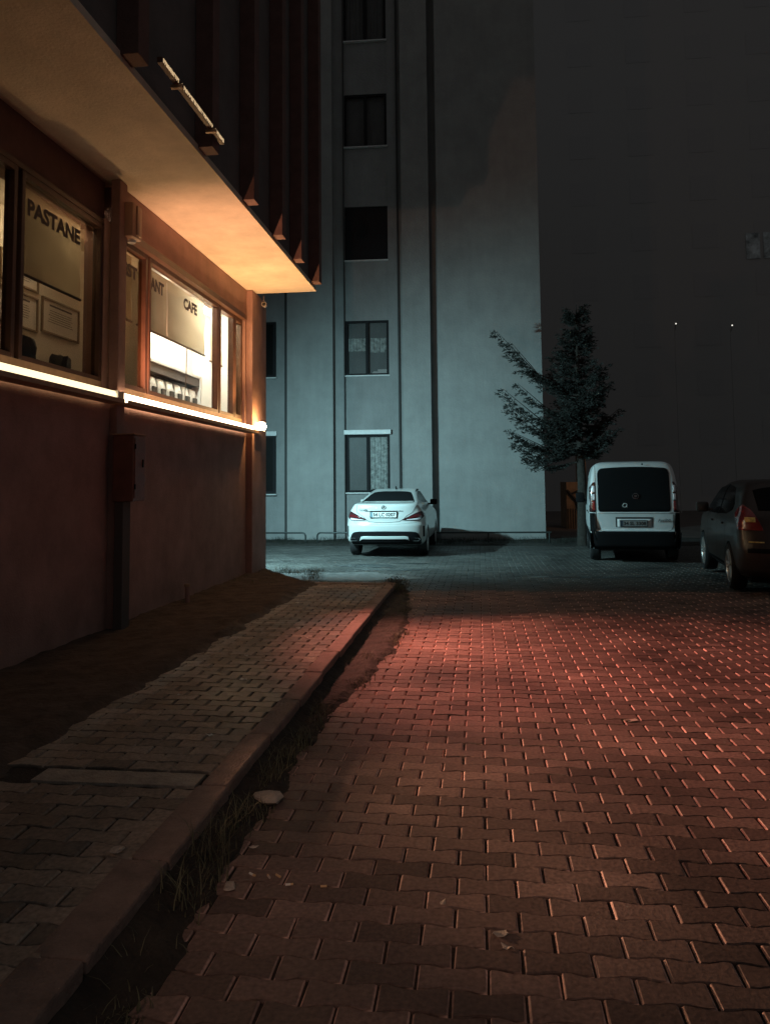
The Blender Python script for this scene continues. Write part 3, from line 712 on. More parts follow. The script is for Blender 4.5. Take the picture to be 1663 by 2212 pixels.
def wheel(parent, x, y, r, sgn, w=.21, spokes=5, rr=.72):
    wh = bpy.data.objects.new('wheel', None); COL.objects.link(wh); wh.parent = parent; wh.location = (x, y, r); wh.empty_display_size = .1
    k = rr*r; h = w/2
    MB().lathe([(k, -h*.9), (r*.93, -h), (r*.99, -h*.8), (r, -h*.4), (r, h*.4), (r*.99, h*.8), (r*.93, h), (k, h*.9), (k*.97, h*.5), (k*.97, -h*.5), (k, -h*.9)], 'x', (0, 0, 0), 48).build('tyre', 'tyre', wh, True)
    mb = MB(); o = sgn*h
    mb.lathe([(k*.90, o*.2), (k*.99, o*.86), (k*.96, o*.92), (k*.90, o*.80), (k*.86, o*.2)], 'x', (0, 0, 0), 48)
    mb.lathe([(0, o*.75), (k*.18, o*.72), (k*.20, o*.5)], 'x', (0, 0, 0), 20)
    for i in range(spokes):
        a = 2*math.pi*i/spokes
        for da in (-.16, .16):
            p0 = (o*.66, k*.14*math.cos(a), k*.14*math.sin(a)); p1 = (o*.78, k*.94*math.cos(a+da), k*.94*math.sin(a+da))
            mb.tube([p0, p1], [.022, .017], 6)
    mb.build('rim', 'rim', wh, True)
    MB().lathe([(0, o*.15), (k*.88, o*.15)], 'x', (0, 0, 0), 32).build('brake_disc', 'black_trim', wh)
    return wh
def plate(car, parent, cx, cz, w, h, txt, m, y):
    p = MB().box((cx-w/2, y-.012, cz-h/2), (cx+w/2, y, cz+h/2), .003).build('number_plate', m, parent)
    mb = MB(); 
    for a in ((-w/2-.012, -h/2-.012, w/2+.012, -h/2), (-w/2-.012, h/2, w/2+.012, h/2+.012), (-w/2-.012, -h/2, -w/2, h/2), (w/2, -h/2, w/2+.012, h/2)): mb.box((cx+a[0], y-.016, cz+a[1]), (cx+a[2], y+.02, cz+a[3]))
    mb.build('plate_frame', 'black_trim', p)
    MB().box((cx-w/2+.004, y-.0135, cz-h/2+.004), (cx-w/2+.045, y-.0125, cz+h/2-.004)).build('blue_band', 'plate_blue' if m == 'plate' else 'plate_blue_grey', p)
    o = text_mesh('characters', txt, .1, 'plate_black', p, frame_mat((0, y-.0135, 0), (1, 0, 0), (0, 0, 1)), .0008, bold=.035)
    co = np.array([v.co for v in o.data.vertices]); mn = co.min(0); mx_ = co.max(0); L = w-.075; H_ = h*.68
    o.data.transform(Matrix.Translation((cx-w/2+.055, 0, cz-H_/2)) @ Matrix.Diagonal((L/(mx_[0]-mn[0]), 1, H_/(mx_[2]-mn[2]), 1)) @ Matrix.Translation((-mn[0], 0, -mn[2])))
    return p
# ---- white saloon
sal = thing('parked_saloon', 'white saloon car parked tail out before the pale block, lit from the left', 'car', (-2.085, 16.9, -.085), R(-.6))
C1 = Car([(.28, .80, .16, 4.40, .42), (.36, .87, .05, 4.58, .46), (.46, .888, .02, 4.62, .48), (.60, .893, .0, 4.60, .50), (.70, .893, .0, 4.55, .50), (.80, .888, .03, 4.50, .50), (.90, .875, .035, 4.42, .48),
          (1.00, .835, .05, 4.1, .44), (1.08, .785, .06, 3.7, .38), (1.15, .735, .075, 3.45, .32), (1.185, .70, .11, 3.35, .28), (1.20, .685, .30, 3.32, .26), (1.215, .67, .60, 3.28, .24), (1.30, .63, .98, 3.1, .26),
          (1.40, .585, 1.42, 2.9, .28), (1.47, .545, 1.78, 2.7, .30), (1.50, .49, 2.0, 2.55, .25), (1.512, .42, 2.12, 2.46, .15)], 2.7)
C1.body(sal, 'white_paint', (.98, 3.65), .36)
for y in (.98, 3.65):
    for sg_ in (-1, 1): wheel(sal, sg_*.785, y, .325, sg_)
C1.rear('rear_window', 'saloon_glass', sal, -.605, .605, lambda x: 1.455-.09*(x/.6)**4-(.13*max(0, (abs(x)-.46)/.14)), lambda x: 1.222-.012*(x/.6)**2, .006, 30, 16)
gl = Car
C1.line('trunk_seam', 'seam', sal, [(-.63, 1.17), (-.635, 1.06), (-.62, 1.0), (-.50, .93), (-.42, .85), (-.33, .80), (-.16, .785), (0, .78), (.16, .785), (.33, .80), (.42, .85), (.50, .93), (.62, 1.0), (.66, 1.08), (.70, 1.15)], .005)
def lamp(sg_):
    f = lambda pts: (lambda g: (lambda x: g(sg_*x)))(lerp(pts))
    top = f([(.39, .845), (.46, .875), (.56, .925), (.66, .975), (.76, 1.015), (.815, 1.035), (.85, .98), (.868, .93)]); bot = f([(.39, .838), (.50, .828), (.70, .815), (.78, .83), (.83, .87), (.868, .92)])
    a, b = (.39, .868) if sg_ > 0 else (-.868, -.39)
    o = C1.rear('tail_light', 'tail_dark', sal, a, b, top, bot, .010, 30, 10)
    t2 = f([(.50, .868), (.60, .918), (.70, .955), (.80, .955), (.83, .93)]); b2 = f([(.50, .862), (.62, .875), (.80, .89), (.83, .90)])
    a, b = (.50, .82) if sg_ > 0 else (-.82, -.50)
    C1.rear('red_lens', 'tail_red_dark', o, a, b, t2, b2, .0135, 20, 6, .005)
    t3 = f([(.45, .848), (.60, .858), (.78, .880), (.80, .872)]); b3 = f([(.45, .842), (.60, .832), (.72, .826), (.80, .850)])
    C1.rear('clear_lens', 'tail_clear', o, a if sg_ > 0 else -.79, .79 if sg_ > 0 else -.46, t3, b3, .0135, 20, 4, .005)
lamp(-1); lamp(1)
plate(C1, sal, -.018, .955, .575, .118, '34 LC 0207', 'plate', C1.ry(0, .955)-.006)
C1.rear('trunk_handle', 'black_trim', sal, -.44, .41, lambda x: 1.040-.003*(x/.4)**2, lambda x: 1.030-.003*(x/.4)**2, .008, 20, 2, .01)
# round three pointed star emblem
y_ = C1.ry(0, 1.115)-.010; em = MB(); n = 28; P = [(.047*math.cos(2*math.pi*k/n)-.015, y_, 1.112+.043*math.sin(2*math.pi*k/n)) for k in range(n+1)]
em.tube(P, .0045, 6, False)
for k in range(3):
    a = math.pi/2+k*2*math.pi/3; em.tube([(-.015, y_, 1.112), (-.015+.045*math.cos(a), y_, 1.112+.041*math.sin(a))], [.010, .002], 6)
em.build('emblem', 'seam', sal, True)
o = text_mesh('badge_lettering', 'CLA200', .05, 'seam', sal, frame_mat((-.575, C1.ry(-.47, 1.06)-.012, 1.045), (.995, -.10, 0), (0, 0, 1)), .001, 1.15)
# bumper: dark diffuser, white lower bar, exhausts, side slots
C1.rear('diffuser', 'black_trim', sal, -.80, .80, lerp([(-.80, .40), (-.76, .50), (-.71, .565), (-.58, .585), (0, .592), (.58, .585), (.71, .565), (.76, .50), (.80, .40)]), lambda x: .285, .008, 40, 10)
C1.rear('lower_bar', 'white_paint', sal, -.555, .545, lerp([(-.555, .40), (-.53, .47), (-.47, .482), (.46, .482), (.52, .47), (.545, .40)]), lerp([(-.555, .375), (-.52, .405), (-.47, .415), (.46, .415), (.52, .405), (.545, .375)]), .030, 40, 5, .03)
for sg_ in (-1, 1):
    x = sg_*.69; yy = C1.ry(x, .41)-.02; mb = MB(); pts = []
    for k in range(24):
        a = 2*math.pi*k/24; pts.append((x+.078*math.copysign(abs(math.cos(a))**.5, math.cos(a)), yy, .405+.030*math.copysign(abs(math.sin(a))**.5, math.sin(a))))
    mb.tube(pts+[pts[0]], .006, 6, False); mb.build('exhaust_trim', 'chrome', sal, True)
    xs_ = (.835, .868)
    C1.rear('bumper_slot', 'black_trim', sal, min(sg_*xs_[0], sg_*xs_[1]), max(sg_*xs_[0], sg_*xs_[1]), lambda x: .70, lambda x: .46, .006, 4, 8)
C1.line('bumper_seam', 'seam', sal, [(-.70, .775), (-.3, .745), (.3, .745), (.70, .775)], .0015)
for sg_ in (-1, 1):
    C1.side('side_window', 'car_glass', sal, sg_, [(1.35, 1.28), (1.7, 1.40), (2.2, 1.455), (2.7, 1.44), (3.15, 1.24)], [(1.35, 1.24), (1.7, 1.20), (2.2, 1.18), (2.7, 1.17), (3.15, 1.165)])
    mb = MB(); mb.box((sg_*.90-.09, 2.82, 1.10), (sg_*.90+.09, 2.92, 1.24), .03); mb.box((sg_*.78-.06, 2.85, 1.10), (sg_*.78+.06, 2.89, 1.14), .01); mb.build('door_mirror', 'white_paint' if sg_ < 0 else 'black_trim', sal, True)
    MB().tube([(sg_*.565, 1.55, 1.452), (sg_*.545, 2.0, 1.492), (sg_*.545, 2.5, 1.492)], .012, 8).build('roof_trim', 'black_trim', sal, True)
MB().prism([(1.93, 1.50), (2.10, 1.505), (1.96, 1.575), (1.94, 1.575)], 'x', .03, .055).build('roof_antenna', 'black_trim', sal)
MB().box((-.74, 1.2, .20), (.74, 4.3, .30)).build('underbody', 'black_trim', sal)
# ---- van
van = thing('parked_van', 'light grey white high roofed van parked between the conifer and the dark hatchback', 'van', (3.05, 15.80, -.06), R(-6.5))
C2 = Car([(.26, .80, .10, 3.9, .16), (.34, .84, .0, 4.1, .18), (.60, .86, .0, 4.15, .18), (.66, .865, .07, 4.12, .14), (1.0, .865, .085, 3.9, .14), (1.3, .855, .125, 3.3, .14), (1.6, .83, .175, 2.95, .15), (1.85, .785, .235, 2.6, .18),
          (1.94, .745, .28, 2.4, .20), (1.99, .68, .36, 2.2, .20), (2.015, .56, .50, 2.0, .16), (2.022, .42, .7, 1.8, .1)], 4.2)
C2.body(van, 'van_paint', (.72, 3.35), .37)
for y in (.72, 3.35):
    for sg_ in (-1, 1): wheel(van, sg_*.75, y, .32, sg_, spokes=7)
rnd = lambda w, r, z0, s: (lambda x: z0 - s*(0 if abs(x) < w-r else r-math.sqrt(max(0, r*r-(abs(x)-w+r)**2))))
C2.rear('rear_window', 'car_glass', van, -.69, .69, lambda x: 1.905-.035*(x/.69)**2-(rnd(.69, .10, 0, 1)(x)*-1)*1, lambda x: 1.005+(rnd(.69, .05, 0, 1)(x)*-1), .007, 60, 16)
C2.rear('bumper', 'black_trim', van, -.858, .858, lambda x: .62 if abs(x) < .745 else .98, lambda x: .262, .022, 60, 12, .05)
C2.rear('tailgate_seam', 'seam', van, -.735, -.727, lambda x: 1.98, lambda x: .66, .004, 2, 30)
C2.line('tailgate_seam', 'seam', van, [(-.735, .95), (-.73, .72), (-.69, .645), (-.62, .625), (.62, .625), (.69, .645), (.73, .72), (.735, .95)], .004)
C2.rear('window_frame', 'van_paint', van, -.715, .715, lambda x: .995, lambda x: .975, .010, 30, 2)
for sg_ in (-1, 1):
    a, b = (.745, .862); a, b = (a, b) if sg_ > 0 else (-b, -a)
    ok = C2.rear('tail_light', 'tail_dark', van, a, b, lambda x: 1.60-.10*max(0, (abs(x)-.78)/.07), lambda x: 1.0, .012, 8, 16)
    a, b = (.75, .80) if sg_ > 0 else (-.80, -.75)
    C2.rear('clear_lens', 'tail_clear', ok, a, b, lambda x: 1.53, lambda x: 1.40, .016, 5, 6, .004)
    C2.rear('clear_lens', 'tail_clear', ok, a, b, lambda x: 1.36, lambda x: 1.24, .016, 5, 6, .004)
    C2.rear('red_lens', 'tail_red', ok, a, b, lambda x: 1.22, lambda x: 1.03, .016, 5, 6, .004)
MB().box((-.36, .070, .70), (.345, .10, .90)).build('plate_recess', 'seam', van)
C2.rear('recess_rim', 'van_paint', van, -.33, .33, lambda x: .865, lambda x: .70, .012, 12, 5, .01)
plate(C2, van, -.015, .775, .50, .105, '34 SL 3308', 'van_plate', .058)
o = text_mesh('badge_lettering', 'Fiorino', .085, 'seam', van, frame_mat((.435, .062, .80), (1, 0, .10), (0, 0, 1)), .001, .95, .35)
em = MB(); em.tube([(.035+.058*math.cos(a)*(1 if abs(math.cos(a)) > .45 else .9), .105, 1.315+.05*math.sin(a)) for a in [2*math.pi*k/24 for k in range(25)]], .006, 6, False)
for k in (-.018, 0, .018): em.box((.035+k-.004, .10, 1.295), (.035+k+.004, .106, 1.335))
em.build('emblem', 'chrome', van)
stk = MB()
pts = [(-.175+.040*math.cos(a)*(1+.18*math.sin(2*a)), .092, 1.135+.038*math.sin(a)) for a in [2*math.pi*k/20 for k in range(21)]]
stk.tube(pts, .007, 6, False); stk.tube([(-.140, .092, 1.12), (-.135, .092, 1.08), (-.150, .093, 1.05)], .006, 6); stk.tube([(-.20, .092, 1.06), (-.17, .092, 1.065)], .004, 6)
stk.build('sticker', 'metal_sill', van)
sk = MB()
for k, (xx, ww) in enumerate(((-.05, .018), (-.01, .010), (.02, .010), (.05, .014), (.085, .012), (.15, .020))):
    sk.tube([(xx+ww*math.cos(a), .096, 1.12+.014*math.sin(a)) for a in [2*math.pi*q/12 for q in range(13)]], .0028, 5, False)
sk.box((.10, .095, 1.075), (.21, .097, 1.079)); sk.build('sticker', 'cctv', van)
MB().lathe([(0, -.012), (.016, -.010), (.018, 0)], 'y', (.19, .235, 1.955), 16).build('wiper_pivot', 'black_trim', van)
for sg_ in (-1, 1):
    C2.side('sill_cladding', 'black_trim', van, sg_, [(.0, .60), (4.0, .60)], [(.0, .28), (4.0, .28)], .006)
    mb = MB(); mb.box((sg_*1.0-.10, 2.95, 1.12), (sg_*1.0+.10, 3.06, 1.36), .04); mb.box((sg_*.86-.06, 2.98, 1.15), (sg_*.86+.06, 3.03, 1.20), .01); mb.build('door_mirror', 'black_trim', van, True)
    C2.side('side_window', 'car_glass', van, sg_, [(2.0, 1.70), (2.5, 1.68), (3.0, 1.30)], [(2.0, 1.08), (2.5, 1.08), (3.0, 1.08)])
    MB().box((sg_*.868-.012, 1.85, .95), (sg_*.868+.012, 2.0, .985), .005).build('door_handle', 'black_trim', van)
    C2.side('sliding_rail', 'seam', van, sg_, [(.3, .985), (1.7, .985)], [(.3, .965), (1.7, .965)], .003)
MB().box((-.74, 1.0, .18), (.74, 3.9, .26)).build('underbody', 'black_trim', van)
# ---- dark hatchback at the right edge
hat = thing('parked_hatchback', 'dark grey hatchback at the right edge with a red tail light and lit wheel rims', 'car', (4.33, 10.66, 0), R(-8))
C3 = Car([(.24, .82, .14, 4.1, .40), (.34, .88, .03, 4.3, .45), (.60, .91, .0, 4.32, .46), (.74, .905, .04, 4.25, .45), (.90, .895, .09, 4.15, .42), (1.02, .875, .12, 3.9, .38), (1.12, .83, .20, 3.5, .34), (1.30, .77, .42, 3.1, .30), (1.45, .70, .60, 2.8, .30), (1.53, .62, .75, 2.6, .25), (1.56, .50, .95, 2.4, .2)], 3.0)
C3.body(hat, 'grey_paint', (.92, 3.5), .36)
for y in (.92, 3.5):
    for sg_ in (-1, 1): wheel(hat, sg_*.825, y, .33, sg_, spokes=5)
C3.rear('rear_window', 'car_glass', hat, -.62, .62, lambda x: 1.46-.05*(x/.62)**4, lambda x: 1.14, .006, 30, 12)
for sg_ in (-1, 1):
    g = lambda pts: (lambda h: (lambda x: h(-sg_*x)))(lerp(pts))
    a, b = (-.88, -.60) if sg_ < 0 else (.60, .88)
    q = C3.rear('tail_light', 'tail_red', hat, a, b, (lambda x: lerp([(.60, .90), (.70, 1.14), (.78, 1.22), (.88, 1.10)])(abs(x)) if abs(x) < .88 else 1.10), lambda x: .875, .012, 24, 16)
    a, b = (-.80, -.68) if sg_ < 0 else (.68, .80)
    C3.rear('clear_lens', 'tail_amber', q, a, b, lambda x: 1.05, lambda x: .985, .016, 10, 5, .004)
    C3.side('side_window', 'car_glass', hat, sg_, [(.95, 1.22), (1.3, 1.44), (2.0, 1.49), (2.6, 1.44), (3.15, 1.14)], [(.95, 1.13), (1.3, 1.06), (2.0, 1.04), (2.6, 1.03), (3.15, 1.03)])
    for y0, y1 in ((1.98, 2.04),): C3.side('door_pillar', 'black_trim', hat, sg_, [(y0, 1.49), (y1, 1.49)], [(y0, 1.03), (y1, 1.03)], .007, 2)
    for y in (1.25, 2.05, 3.0):
        C3.side('door_seam', 'seam', hat, sg_, [(y, 1.02), (y+.012, 1.02)], [(y, .34), (y+.012, .34)], .003, 1)
    C3.side('sill_trim', 'black_trim', hat, sg_, [(1.3, .33), (3.1, .33)], [(1.3, .26), (3.1, .26)], .005)
    for y in (1.42, 2.42): MB().box((sg_*.905-.016, y, .90), (sg_*.905+.016, y+.18, .93), .006).build('door_handle', 'grey_paint', hat, True)
    mb = MB(); mb.box((sg_*1.0-.10, 2.75, 1.03), (sg_*1.0+.10, 2.86, 1.20), .04); mb.box((sg_*.87-.05, 2.78, 1.05), (sg_*.87+.05, 2.83, 1.09), .01); mb.build('door_mirror', 'grey_paint', hat, True)
C3.rear('bumper_strip', 'black_trim', hat, -.80, .80, lambda x: .64, lambda x: .58, .008, 30, 3)
C3.rear('bumper_reflector', 'tail_amber', hat, -.78, -.60, lambda x: .73, lambda x: .715, .012, 8, 2, .005)
MB().box((-.76, .2, .18), (.76, 4.1, .26)).build('underbody', 'black_trim', hat)
# ------------------------------------------------------------ trees
def leafmesh(name, pts, dirs, size, m, parent, tri=False, wid=.3):
    """one small two-triangle leaf/needle tuft per point"""
    n = len(pts); pts = np.array(pts); d = np.array(dirs); d /= np.linalg.norm(d, axis=1)[:, None]+1e-9
    rnd_ = RNG.normal(0, 1, (n, 3)); s_ = np.cross(d, rnd_); s_ /= np.linalg.norm(s_, axis=1)[:, None]+1e-9
    L = (size*RNG.uniform(.6, 1.3, n))[:, None]; wd = L*wid
    V = np.stack([pts, pts+d*L*.5+s_*wd, pts+d*L, pts+d*L*.5-s_*wd], 1).reshape(-1, 3)
    F = (np.arange(n)*4)[:, None]+np.arange(4)[None]
    me = bpy.data.meshes.new(name); me.vertices.add(4*n); me.vertices.foreach_set('co', V.astype(np.float32).ravel()); me.loops.add(4*n); me.loops.foreach_set('vertex_index', F.astype(np.int32).ravel())
    me.polygons.add(n); me.polygons.foreach_set('loop_start', (np.arange(n)*4).astype(np.int32)); me.update(calc_edges=True)
    o = bpy.data.objects.new(name, me); COL.objects.link(o); me.materials.append(M[m])
    if parent: o.parent = parent
    return o
def conifer(loc, h, rad, label, seed, z0=2.0, extra=None, dens=1.0):
    rr = random.Random(seed); t = thing('conifer_tree', label, 'tree', loc)
    tr_ = MB(); tr_.tube([(0, 0, -.2), (.03, 0, h*.25), (.0, .05, h*.5), (0, 0, h)], [.15, .12, .08, .01], 12)
    P = []; D = []
    def branch(a, z, L, rise):
        n = 14; x = y = 0; zz = z; px = []
        for k in range(n+1):
            q = k/n; rad_ = L*q; zz = z+L*(rise*q+.35*q*q*(1 if rise > 0 else .6))-.12*L*math.sin(q*3)
            px.append((math.cos(a)*rad_, math.sin(a)*rad_, zz))
        tr_.tube([px[0], px[n//2], px[n]], [.03, .018, .004], 5)
        ntw = int(L*13*dens)+5
        for q_ in range(ntw):
            q = .12+.88*(q_+rr.random())/ntw; f_ = q*n; k = min(int(f_), n-1); fr = f_-k
            p0 = np.array(px[k])*(1-fr)+np.array(px[k+1])*fr; sd = rr.choice((-1, 1)); aa = a+sd*rr.uniform(.45, 1.0)*(1 if q < .93 else .2)
            tl = (L*.30*(1-q)**.6+.14)*rr.uniform(.5, 1.15); ez = rr.uniform(-.30, .12)+rise*.5
            p1 = p0+np.array((math.cos(aa)*tl, math.sin(aa)*tl, ez*tl)); m_ = int(tl*85)+7
            for s_ in range(m_):
                w_ = rr.random(); c_ = p0*(1-w_)+p1*w_; c_[2] -= .10*tl*w_*w_
                an = aa+rr.gauss(0, .75); P.append(c_+np.array((rr.gauss(0, .012), rr.gauss(0, .012), rr.gauss(0, .014)))); D.append((math.cos(an), math.sin(an), rr.gauss(.12, .45)))
    z = z0
    while z < h-.3:
        q = (z-z0)/(h-z0); nb = 7
        for k in range(nb):
            L = rad*(1-q)**.75*rr.uniform(.55, 1.05); branch(rr.uniform(0, 6.28), z+rr.uniform(-.1, .1), max(.25, L), .02+.5*q+rr.uniform(-.06, .10))
        z += rr.uniform(.20, .30)
    for e in extra or []: branch(*e)
    leafmesh('crown', P, D, .085, 'needles', t, wid=.15); tr_.build('trunk', 'bark', t, True); return t
PI = math.pi
conifer((2.70, 21.05, -.15), 6.5, 1.25, 'dark conifer with feathery upswept boughs overlapping the right corner of the pale block', 3, 2.5,
        [(PI-.05, 4.25, 2.15, .42), (PI+.1, 4.0, 1.75, .50), (PI, 3.3, 2.0, .14), (PI+.08, 3.0, 1.9, .08), (PI-.1, 2.75, 1.80, .0), (PI+.05, 2.45, 1.70, -.03), (PI, 2.25, 1.45, -.08), (PI-.08, 3.55, 1.6, .2), (PI+.2, 2.6, 1.6, .0)], 1.3)
def broadleaf(loc, h, rad, label, seed, n=5200, group=None):
    rr = random.Random(seed); t = thing('leafy_tree', label, 'tree', loc, 0, group); mb = MB(); P = []; D = []
    mb.tube([(0, 0, -.3), (.1, .05, h*.3), (0, .1, h*.62)], [h*.028, h*.02, h*.008], 10)
    for k in range(26):
        a = rr.uniform(0, 6.28); el = rr.uniform(-.2, 1.3); q = rr.uniform(.55, 1); c = np.array((math.cos(a)*math.cos(el)*rad*q, math.sin(a)*math.cos(el)*rad*q, h*.62+math.sin(el)*h*.36*q))
        mb.tube([(0, .05, h*.35+k*.01), tuple(c*.5+np.array((0, 0, h*.22))), tuple(c)], [.06, .035, .01], 5); s = rad*rr.uniform(.22, .42)
        for j in range(n//26):
            v = RNG.normal(0, 1, 3); v /= np.linalg.norm(v); P.append(c+v*s*RNG.uniform(.3, 1)*np.array((1, 1, .75))); D.append(v+RNG.normal(0, .7, 3))
    leafmesh('crown', P, D, h*.026, 'leaves', t, wid=.32); mb.build('trunk', 'bark', t, True); return t
# bare trunk beside the van, grazed by the yard light
# ------------------------------------------------------------ far right: gate pier house and dark block
oh = thing('gate_house', 'narrow ochre house corner lit orange, seen between the block and the van', 'house', (3.75, 30.0, -.5))
MB().box((-.45, 0, 0), (.62, 2.2, 2.05)).box((-.02, .0, 2.05), (.30, .5, 3.1)).build('wall', 'ochre_wall', oh)
MB().box((-.10, -.06, 3.10), (.36, .56, 3.22)).build('cornice', 'metal_sill', oh)
mb = MB()
for k in range(5): mb.box((-.42+k*.09, -.05, .3), (-.39+k*.09, -.03, 1.05))
mb.build('grille', 'facade_dark', oh)
MB().tube([(-.44, -.05, 1.75), (-.1, -.05, 1.35), (-.02, -.05, 1.0)], .05, 8).tube([(-.3, -.05, 1.60), (.05, -.05, 1.75)], .03, 8).build('sign_arm', 'facade_dark', oh)
db = thing('dark_apartment_block', 'unlit dark apartment block far behind the van and the trees', 'building', (14, 48, -.5))
MB().box((-13, 0, 0), (30, 10, 42)).build('wall', 'block_dark', db)
for fl_ in range(12):
    for k in range(6):
        x = -8+k*3.6; z = 1.2+fl_*3
        w_ = MB().box((x, -.012, z), (x+1.5, -.003, z+1.5)).build('window', 'block_window', db); 
        if (fl_, k) == (0, 0): MB().box((2.3, -.05, 15.4), (3.1, -.02, 17.0)).box((3.3, -.05, 15.4), (4.2, -.02, 17.0)).build('curtain', 'dim_curtain', db)
        if (fl_, k) == (99, 2): MB().box((x+.1, -.03, z+.1), (x+.55, -.015, z+1.4)).box((x+.75, -.03, z+.95), (x+1.4, -.015, z+1.4)).build('curtain', 'curtain', w_)
sd = thing('street_lamp', 'distant tiny street lamp with a lit head, left of the two above the van', 'lamp', (11.18, 44.5, -.5), 0, 'distant street lamps')
def slamp(t):
    MB().tube([(0, .3, 0), (0, .3, 10.6), (0, .0, 10.9)], .035, 8).build('pole', 'block_dark', t); MB().lathe([(0, -.035), (.03, -.03), (.04, 0), (.03, .03), (0, .035)], 'z', (0, 0, 10.9), 12).build('lamp_head', 'far_lamp', t)
slamp(sd)
sd = thing('street_lamp', 'distant tiny street lamp with a lit head, right of the two above the van', 'lamp', (14.2, 44.5, -.7), 0, 'distant street lamps'); slamp(sd)
# ------------------------------------------------------------ grass, weeds, litter
def blades(name, spots, label, m='grass_blade'):
    V = []; F = []; 
    for (x, y, z, n, hh, sp_) in spots:
        for _ in range(n):
            a = random.uniform(0, 6.28); r_ = sp_*random.random()**.7; bx, by = x+r_*math.cos(a), y+r_*math.sin(a)*1.6; h = hh*random.uniform(.35, 1.15)
            t = random.uniform(0, 6.28); ln = h*random.uniform(.15, .9); w = random.uniform(.0016, .0036); dx, dy = math.cos(t), math.sin(t); n0 = len(V)
            for k in range(4):
                q = k/3; px, py, pz = bx+dx*ln*q*q, by+dy*ln*q*q, z+h*(q-.25*q*q*q); ww = w*(1-q*.85)
                V += [(px-dy*ww, py+dx*ww, pz), (px+dy*ww, py-dx*ww, pz)]
            for k in range(3): F.append((n0+2*k, n0+2*k+1, n0+2*k+3, n0+2*k+2))
    o = mkobj(name, V, F, m); tag(o, label, 'grass', kind='stuff'); return o
sp_ = []
for k in range(150):
    y = 1.6+9.3*random.random(); d = .5+.5*math.sin(y*4.1)+.4*math.sin(y*9)
    x = random.uniform(-1.19, -1.02+(.25*math.sin((y-5)/5.9*math.pi) if 5 < y < 10.9 else 0))
    sp_.append((x, y, -.005, int(26*max(.15, d)), .04+.05*random.random(), .06))
for (x, y, n, h) in ((-1.12, 3.15, 60, .24), (-1.13, 2.85, 44, .20), (-1.1, 3.4, 40, .2), (-1.14, 4.0, 130, .12), (-1.12, 4.3, 120, .12), (-1.1, 4.6, 90, .11), (-1.12, 3.6, 70, .12), (-1.1, 5.2, 60, .12), (-1.13, 2.45, 14, .12), (-.95, 6.0, 40, .09), (-.85, 7.5, 60, .09), (-1.0, 6.8, 60, .10)):
    sp_.append((x, y, 0, n, h, .09))
blades('kerb_grass', sp_, 'ragged grass and weeds growing in the gap beside the kerb')
sp2 = [(random.uniform(-3.6, -2.4), random.uniform(10.8, 12.9), WZ, 40, .10, .15) for _ in range(26)]+[(random.uniform(-1.5, -1.1), random.uniform(10.8, 11.2), .05, 46, .13, .10) for _ in range(9)]+[(random.uniform(-3.5, -2.5), random.uniform(4, 10.5), WZ-.02, 12, .06, .15) for _ in range(60)]+[(random.uniform(-2.9, -1.6), random.uniform(11.0, 11.2), .1, 24, .07, .1) for _ in range(10)]
blades('bed_grass', sp2, 'thin grass and weeds in the earth bed along the cafe wall and its far end')
sp3 = [(random.uniform(-8, 4), random.uniform(21.2, 22.7), -.12, 26, .20, .2) for _ in range(330)]
blades('facade_grass', sp3, 'dark rough grass strip under the railings before the pale block', 'dark_grass')
wd = thing('weed_tuft', 'dark bushy weed at the far end of the kerb, black against the teal yard', 'plant', (-1.22, 11.2, .02))
P = [np.array((random.gauss(0, .08), random.gauss(0, .07), abs(random.gauss(.06, .05)))) for _ in range(1500)]; D = [p+np.array((0, 0, .05))+RNG.normal(0, .08, 3) for p in P]
leafmesh('leaves', P, D, .024, 'leaves', wd, wid=.3); MB().tube([(0, 0, -.05), (.01, 0, .2)], [.01, .004], 6).build('stem', 'bark', wd)
def rock(name, loc, s, m, label, cat, seed, flat=.5, grp=None):
    rr = random.Random(seed); bm = bmesh.new(); bmesh.ops.create_icosphere(bm, subdivisions=2, radius=1)
    ph = [rr.uniform(0, 6) for _ in range(4)]
    for v in bm.verts:
        c = v.co; k = 1+.16*math.sin(c.x*3+ph[0])+.14*math.sin(c.y*4+ph[1])+.12*math.sin(c.z*5+c.x*3+ph[2])+rr.uniform(-.05, .05); v.co = Vector((c.x*s*k*1.35, c.y*s*k, max(-.4, c.z)*s*flat*k))
    me = bpy.data.meshes.new(name); bm.to_mesh(me); bm.free(); o = bpy.data.objects.new(name, me); COL.objects.link(o); me.materials.append(M[m]); o.location = loc; o.rotation_euler = (0, 0, rr.uniform(0, 3)); return tag(o, label, cat, grp)
r1 = rock('stone', (-1.06, 3.78, .02), .055, 'stone', 'pale broken stone in the grass by the kerb, the largest one', 'stone', 2, .6); r1.rotation_euler = (0, 0, .1)
rock('stone', (-1.12, 3.68, .0), .035, 'stone', 'darker small stone just left of and below the pale broken stone', 'stone', 3)
rock('stone', (-.98, 2.98, .008), .022, 'stone', 'little stone at the edge of the grass near the cigarette ends', 'stone', 6)
rock('stone', (-1.42, 2.95, WZ+.02), .020, 'stone', 'small pale stone on the broken inner edge of the kerb', 'stone', 5)
def butt(x, y, a, L, m, label):
    t = thing('cigarette_end', label, 'cigarette end', (x, y, .0075), a, 'cigarette ends on the paving'); MB().tube([(-L/2, 0, 0), (L*.15, 0, 0)], .0042, 8).build('paper', m, t); MB().tube([(L*.15+.0005, 0, 0), (L/2, 0, .001)], .0043, 8).build('filter', 'butt_tan', t)
butt(-.92, 3.08, -.6, .034, 'butt_white', 'white cigarette end, leftmost of the group near the grass')
butt(-.85, 3.07, 2.2, .022, 'litter_paper', 'short brownish cigarette end second from the left')
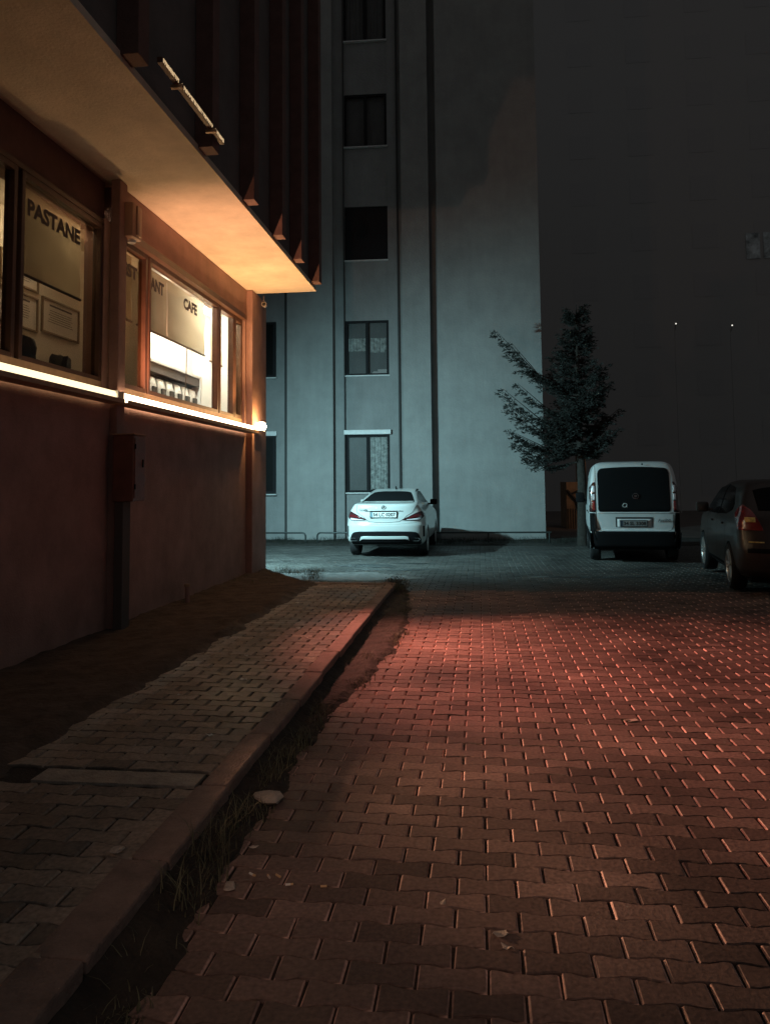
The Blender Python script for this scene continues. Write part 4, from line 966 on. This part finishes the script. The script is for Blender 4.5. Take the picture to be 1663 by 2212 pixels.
butt(-.815, 3.08, -.7, .028, 'butt_tan', 'tan cigarette end in the middle of the group')
butt(-.755, 3.02, .2, .030, 'butt_white', 'white cigarette end right of the tan one')
butt(-.62, 3.02, .1, .024, 'butt_tan', 'small tan cigarette end, rightmost of the group')
def leaf(x, y, z, s, a, label, m='litter_paper', name='litter_scrap', cat='litter', grp=None):
    n = 9; V = []; rr = random.Random(int(x*999+y*77)); 
    V.append((0, 0, .006))
    for k in range(n): t = 2*PI*k/n; q = s*(1+rr.uniform(-.3, .3)); V.append((q*math.cos(t), q*.55*math.sin(t), .002+abs(rr.gauss(0, .006))))
    o = mkobj(name, V, [(0, 1+k, 1+(k+1) % n) for k in range(n)], m); o.location = (x, y, z); o.rotation_euler = (0, 0, a); md = o.modifiers.new('s', 'SOLIDIFY'); md.thickness = .0015
    return tag(o, label, cat, grp)
leaf(.045, 2.78, .002, .030, .4, 'pale crumpled leaf lying on the dark paving near the bottom', 'stone', 'dry_leaf', 'leaf')
leaf(.065, 2.70, .002, .020, -.4, 'small pale leaf scrap just below the crumpled leaf', 'stone', 'dry_leaf', 'leaf')
leaf(-.16, 2.95, .002, .014, .2, 'tiny pale scrap left of the crumpled leaf', 'stone', 'dry_leaf', 'leaf')
leaf(-.98, 3.30, .006, .022, .9, 'small tan scrap at the grass edge beside the paving', 'litter_paper')
leaf(.95, 5.25, .003, .045, .3, 'dry curled twig scrap on the red paving right of the hot spot', 'litter_paper')
scr = [(-1.72, 6.2, 1.0, 'pale scrap on the sidewalk paving, one of two close together halfway along'), (-1.95, 6.35, .7, 'smaller pale scrap on the sidewalk, left of its close neighbour'), (-1.75, 5.60, 1.2, 'broad pale scrap on the sidewalk nearest the middle of its width'),
       (-2.05, 5.15, .8, 'pale scrap near the dark earth edge of the sidewalk'), (-1.55, 4.35, .9, 'pale scrap on the sidewalk just beyond the concrete strip'), (-1.8, 7.6, 1.1, 'long pale scrap far up the sidewalk'), (-1.62, 7.15, .8, 'thin pale scrap far up the sidewalk by the kerb'), (-2.2, 9.2, .9, 'farthest pale scrap on the sidewalk, beside the earth bed')]
for (x, y, q, lab) in scr: leaf(x, y, WZ+.003, .026*q, random.uniform(-.3, .3), lab, 'butt_white', 'litter_scrap', 'litter', 'pale scraps on the sidewalk')
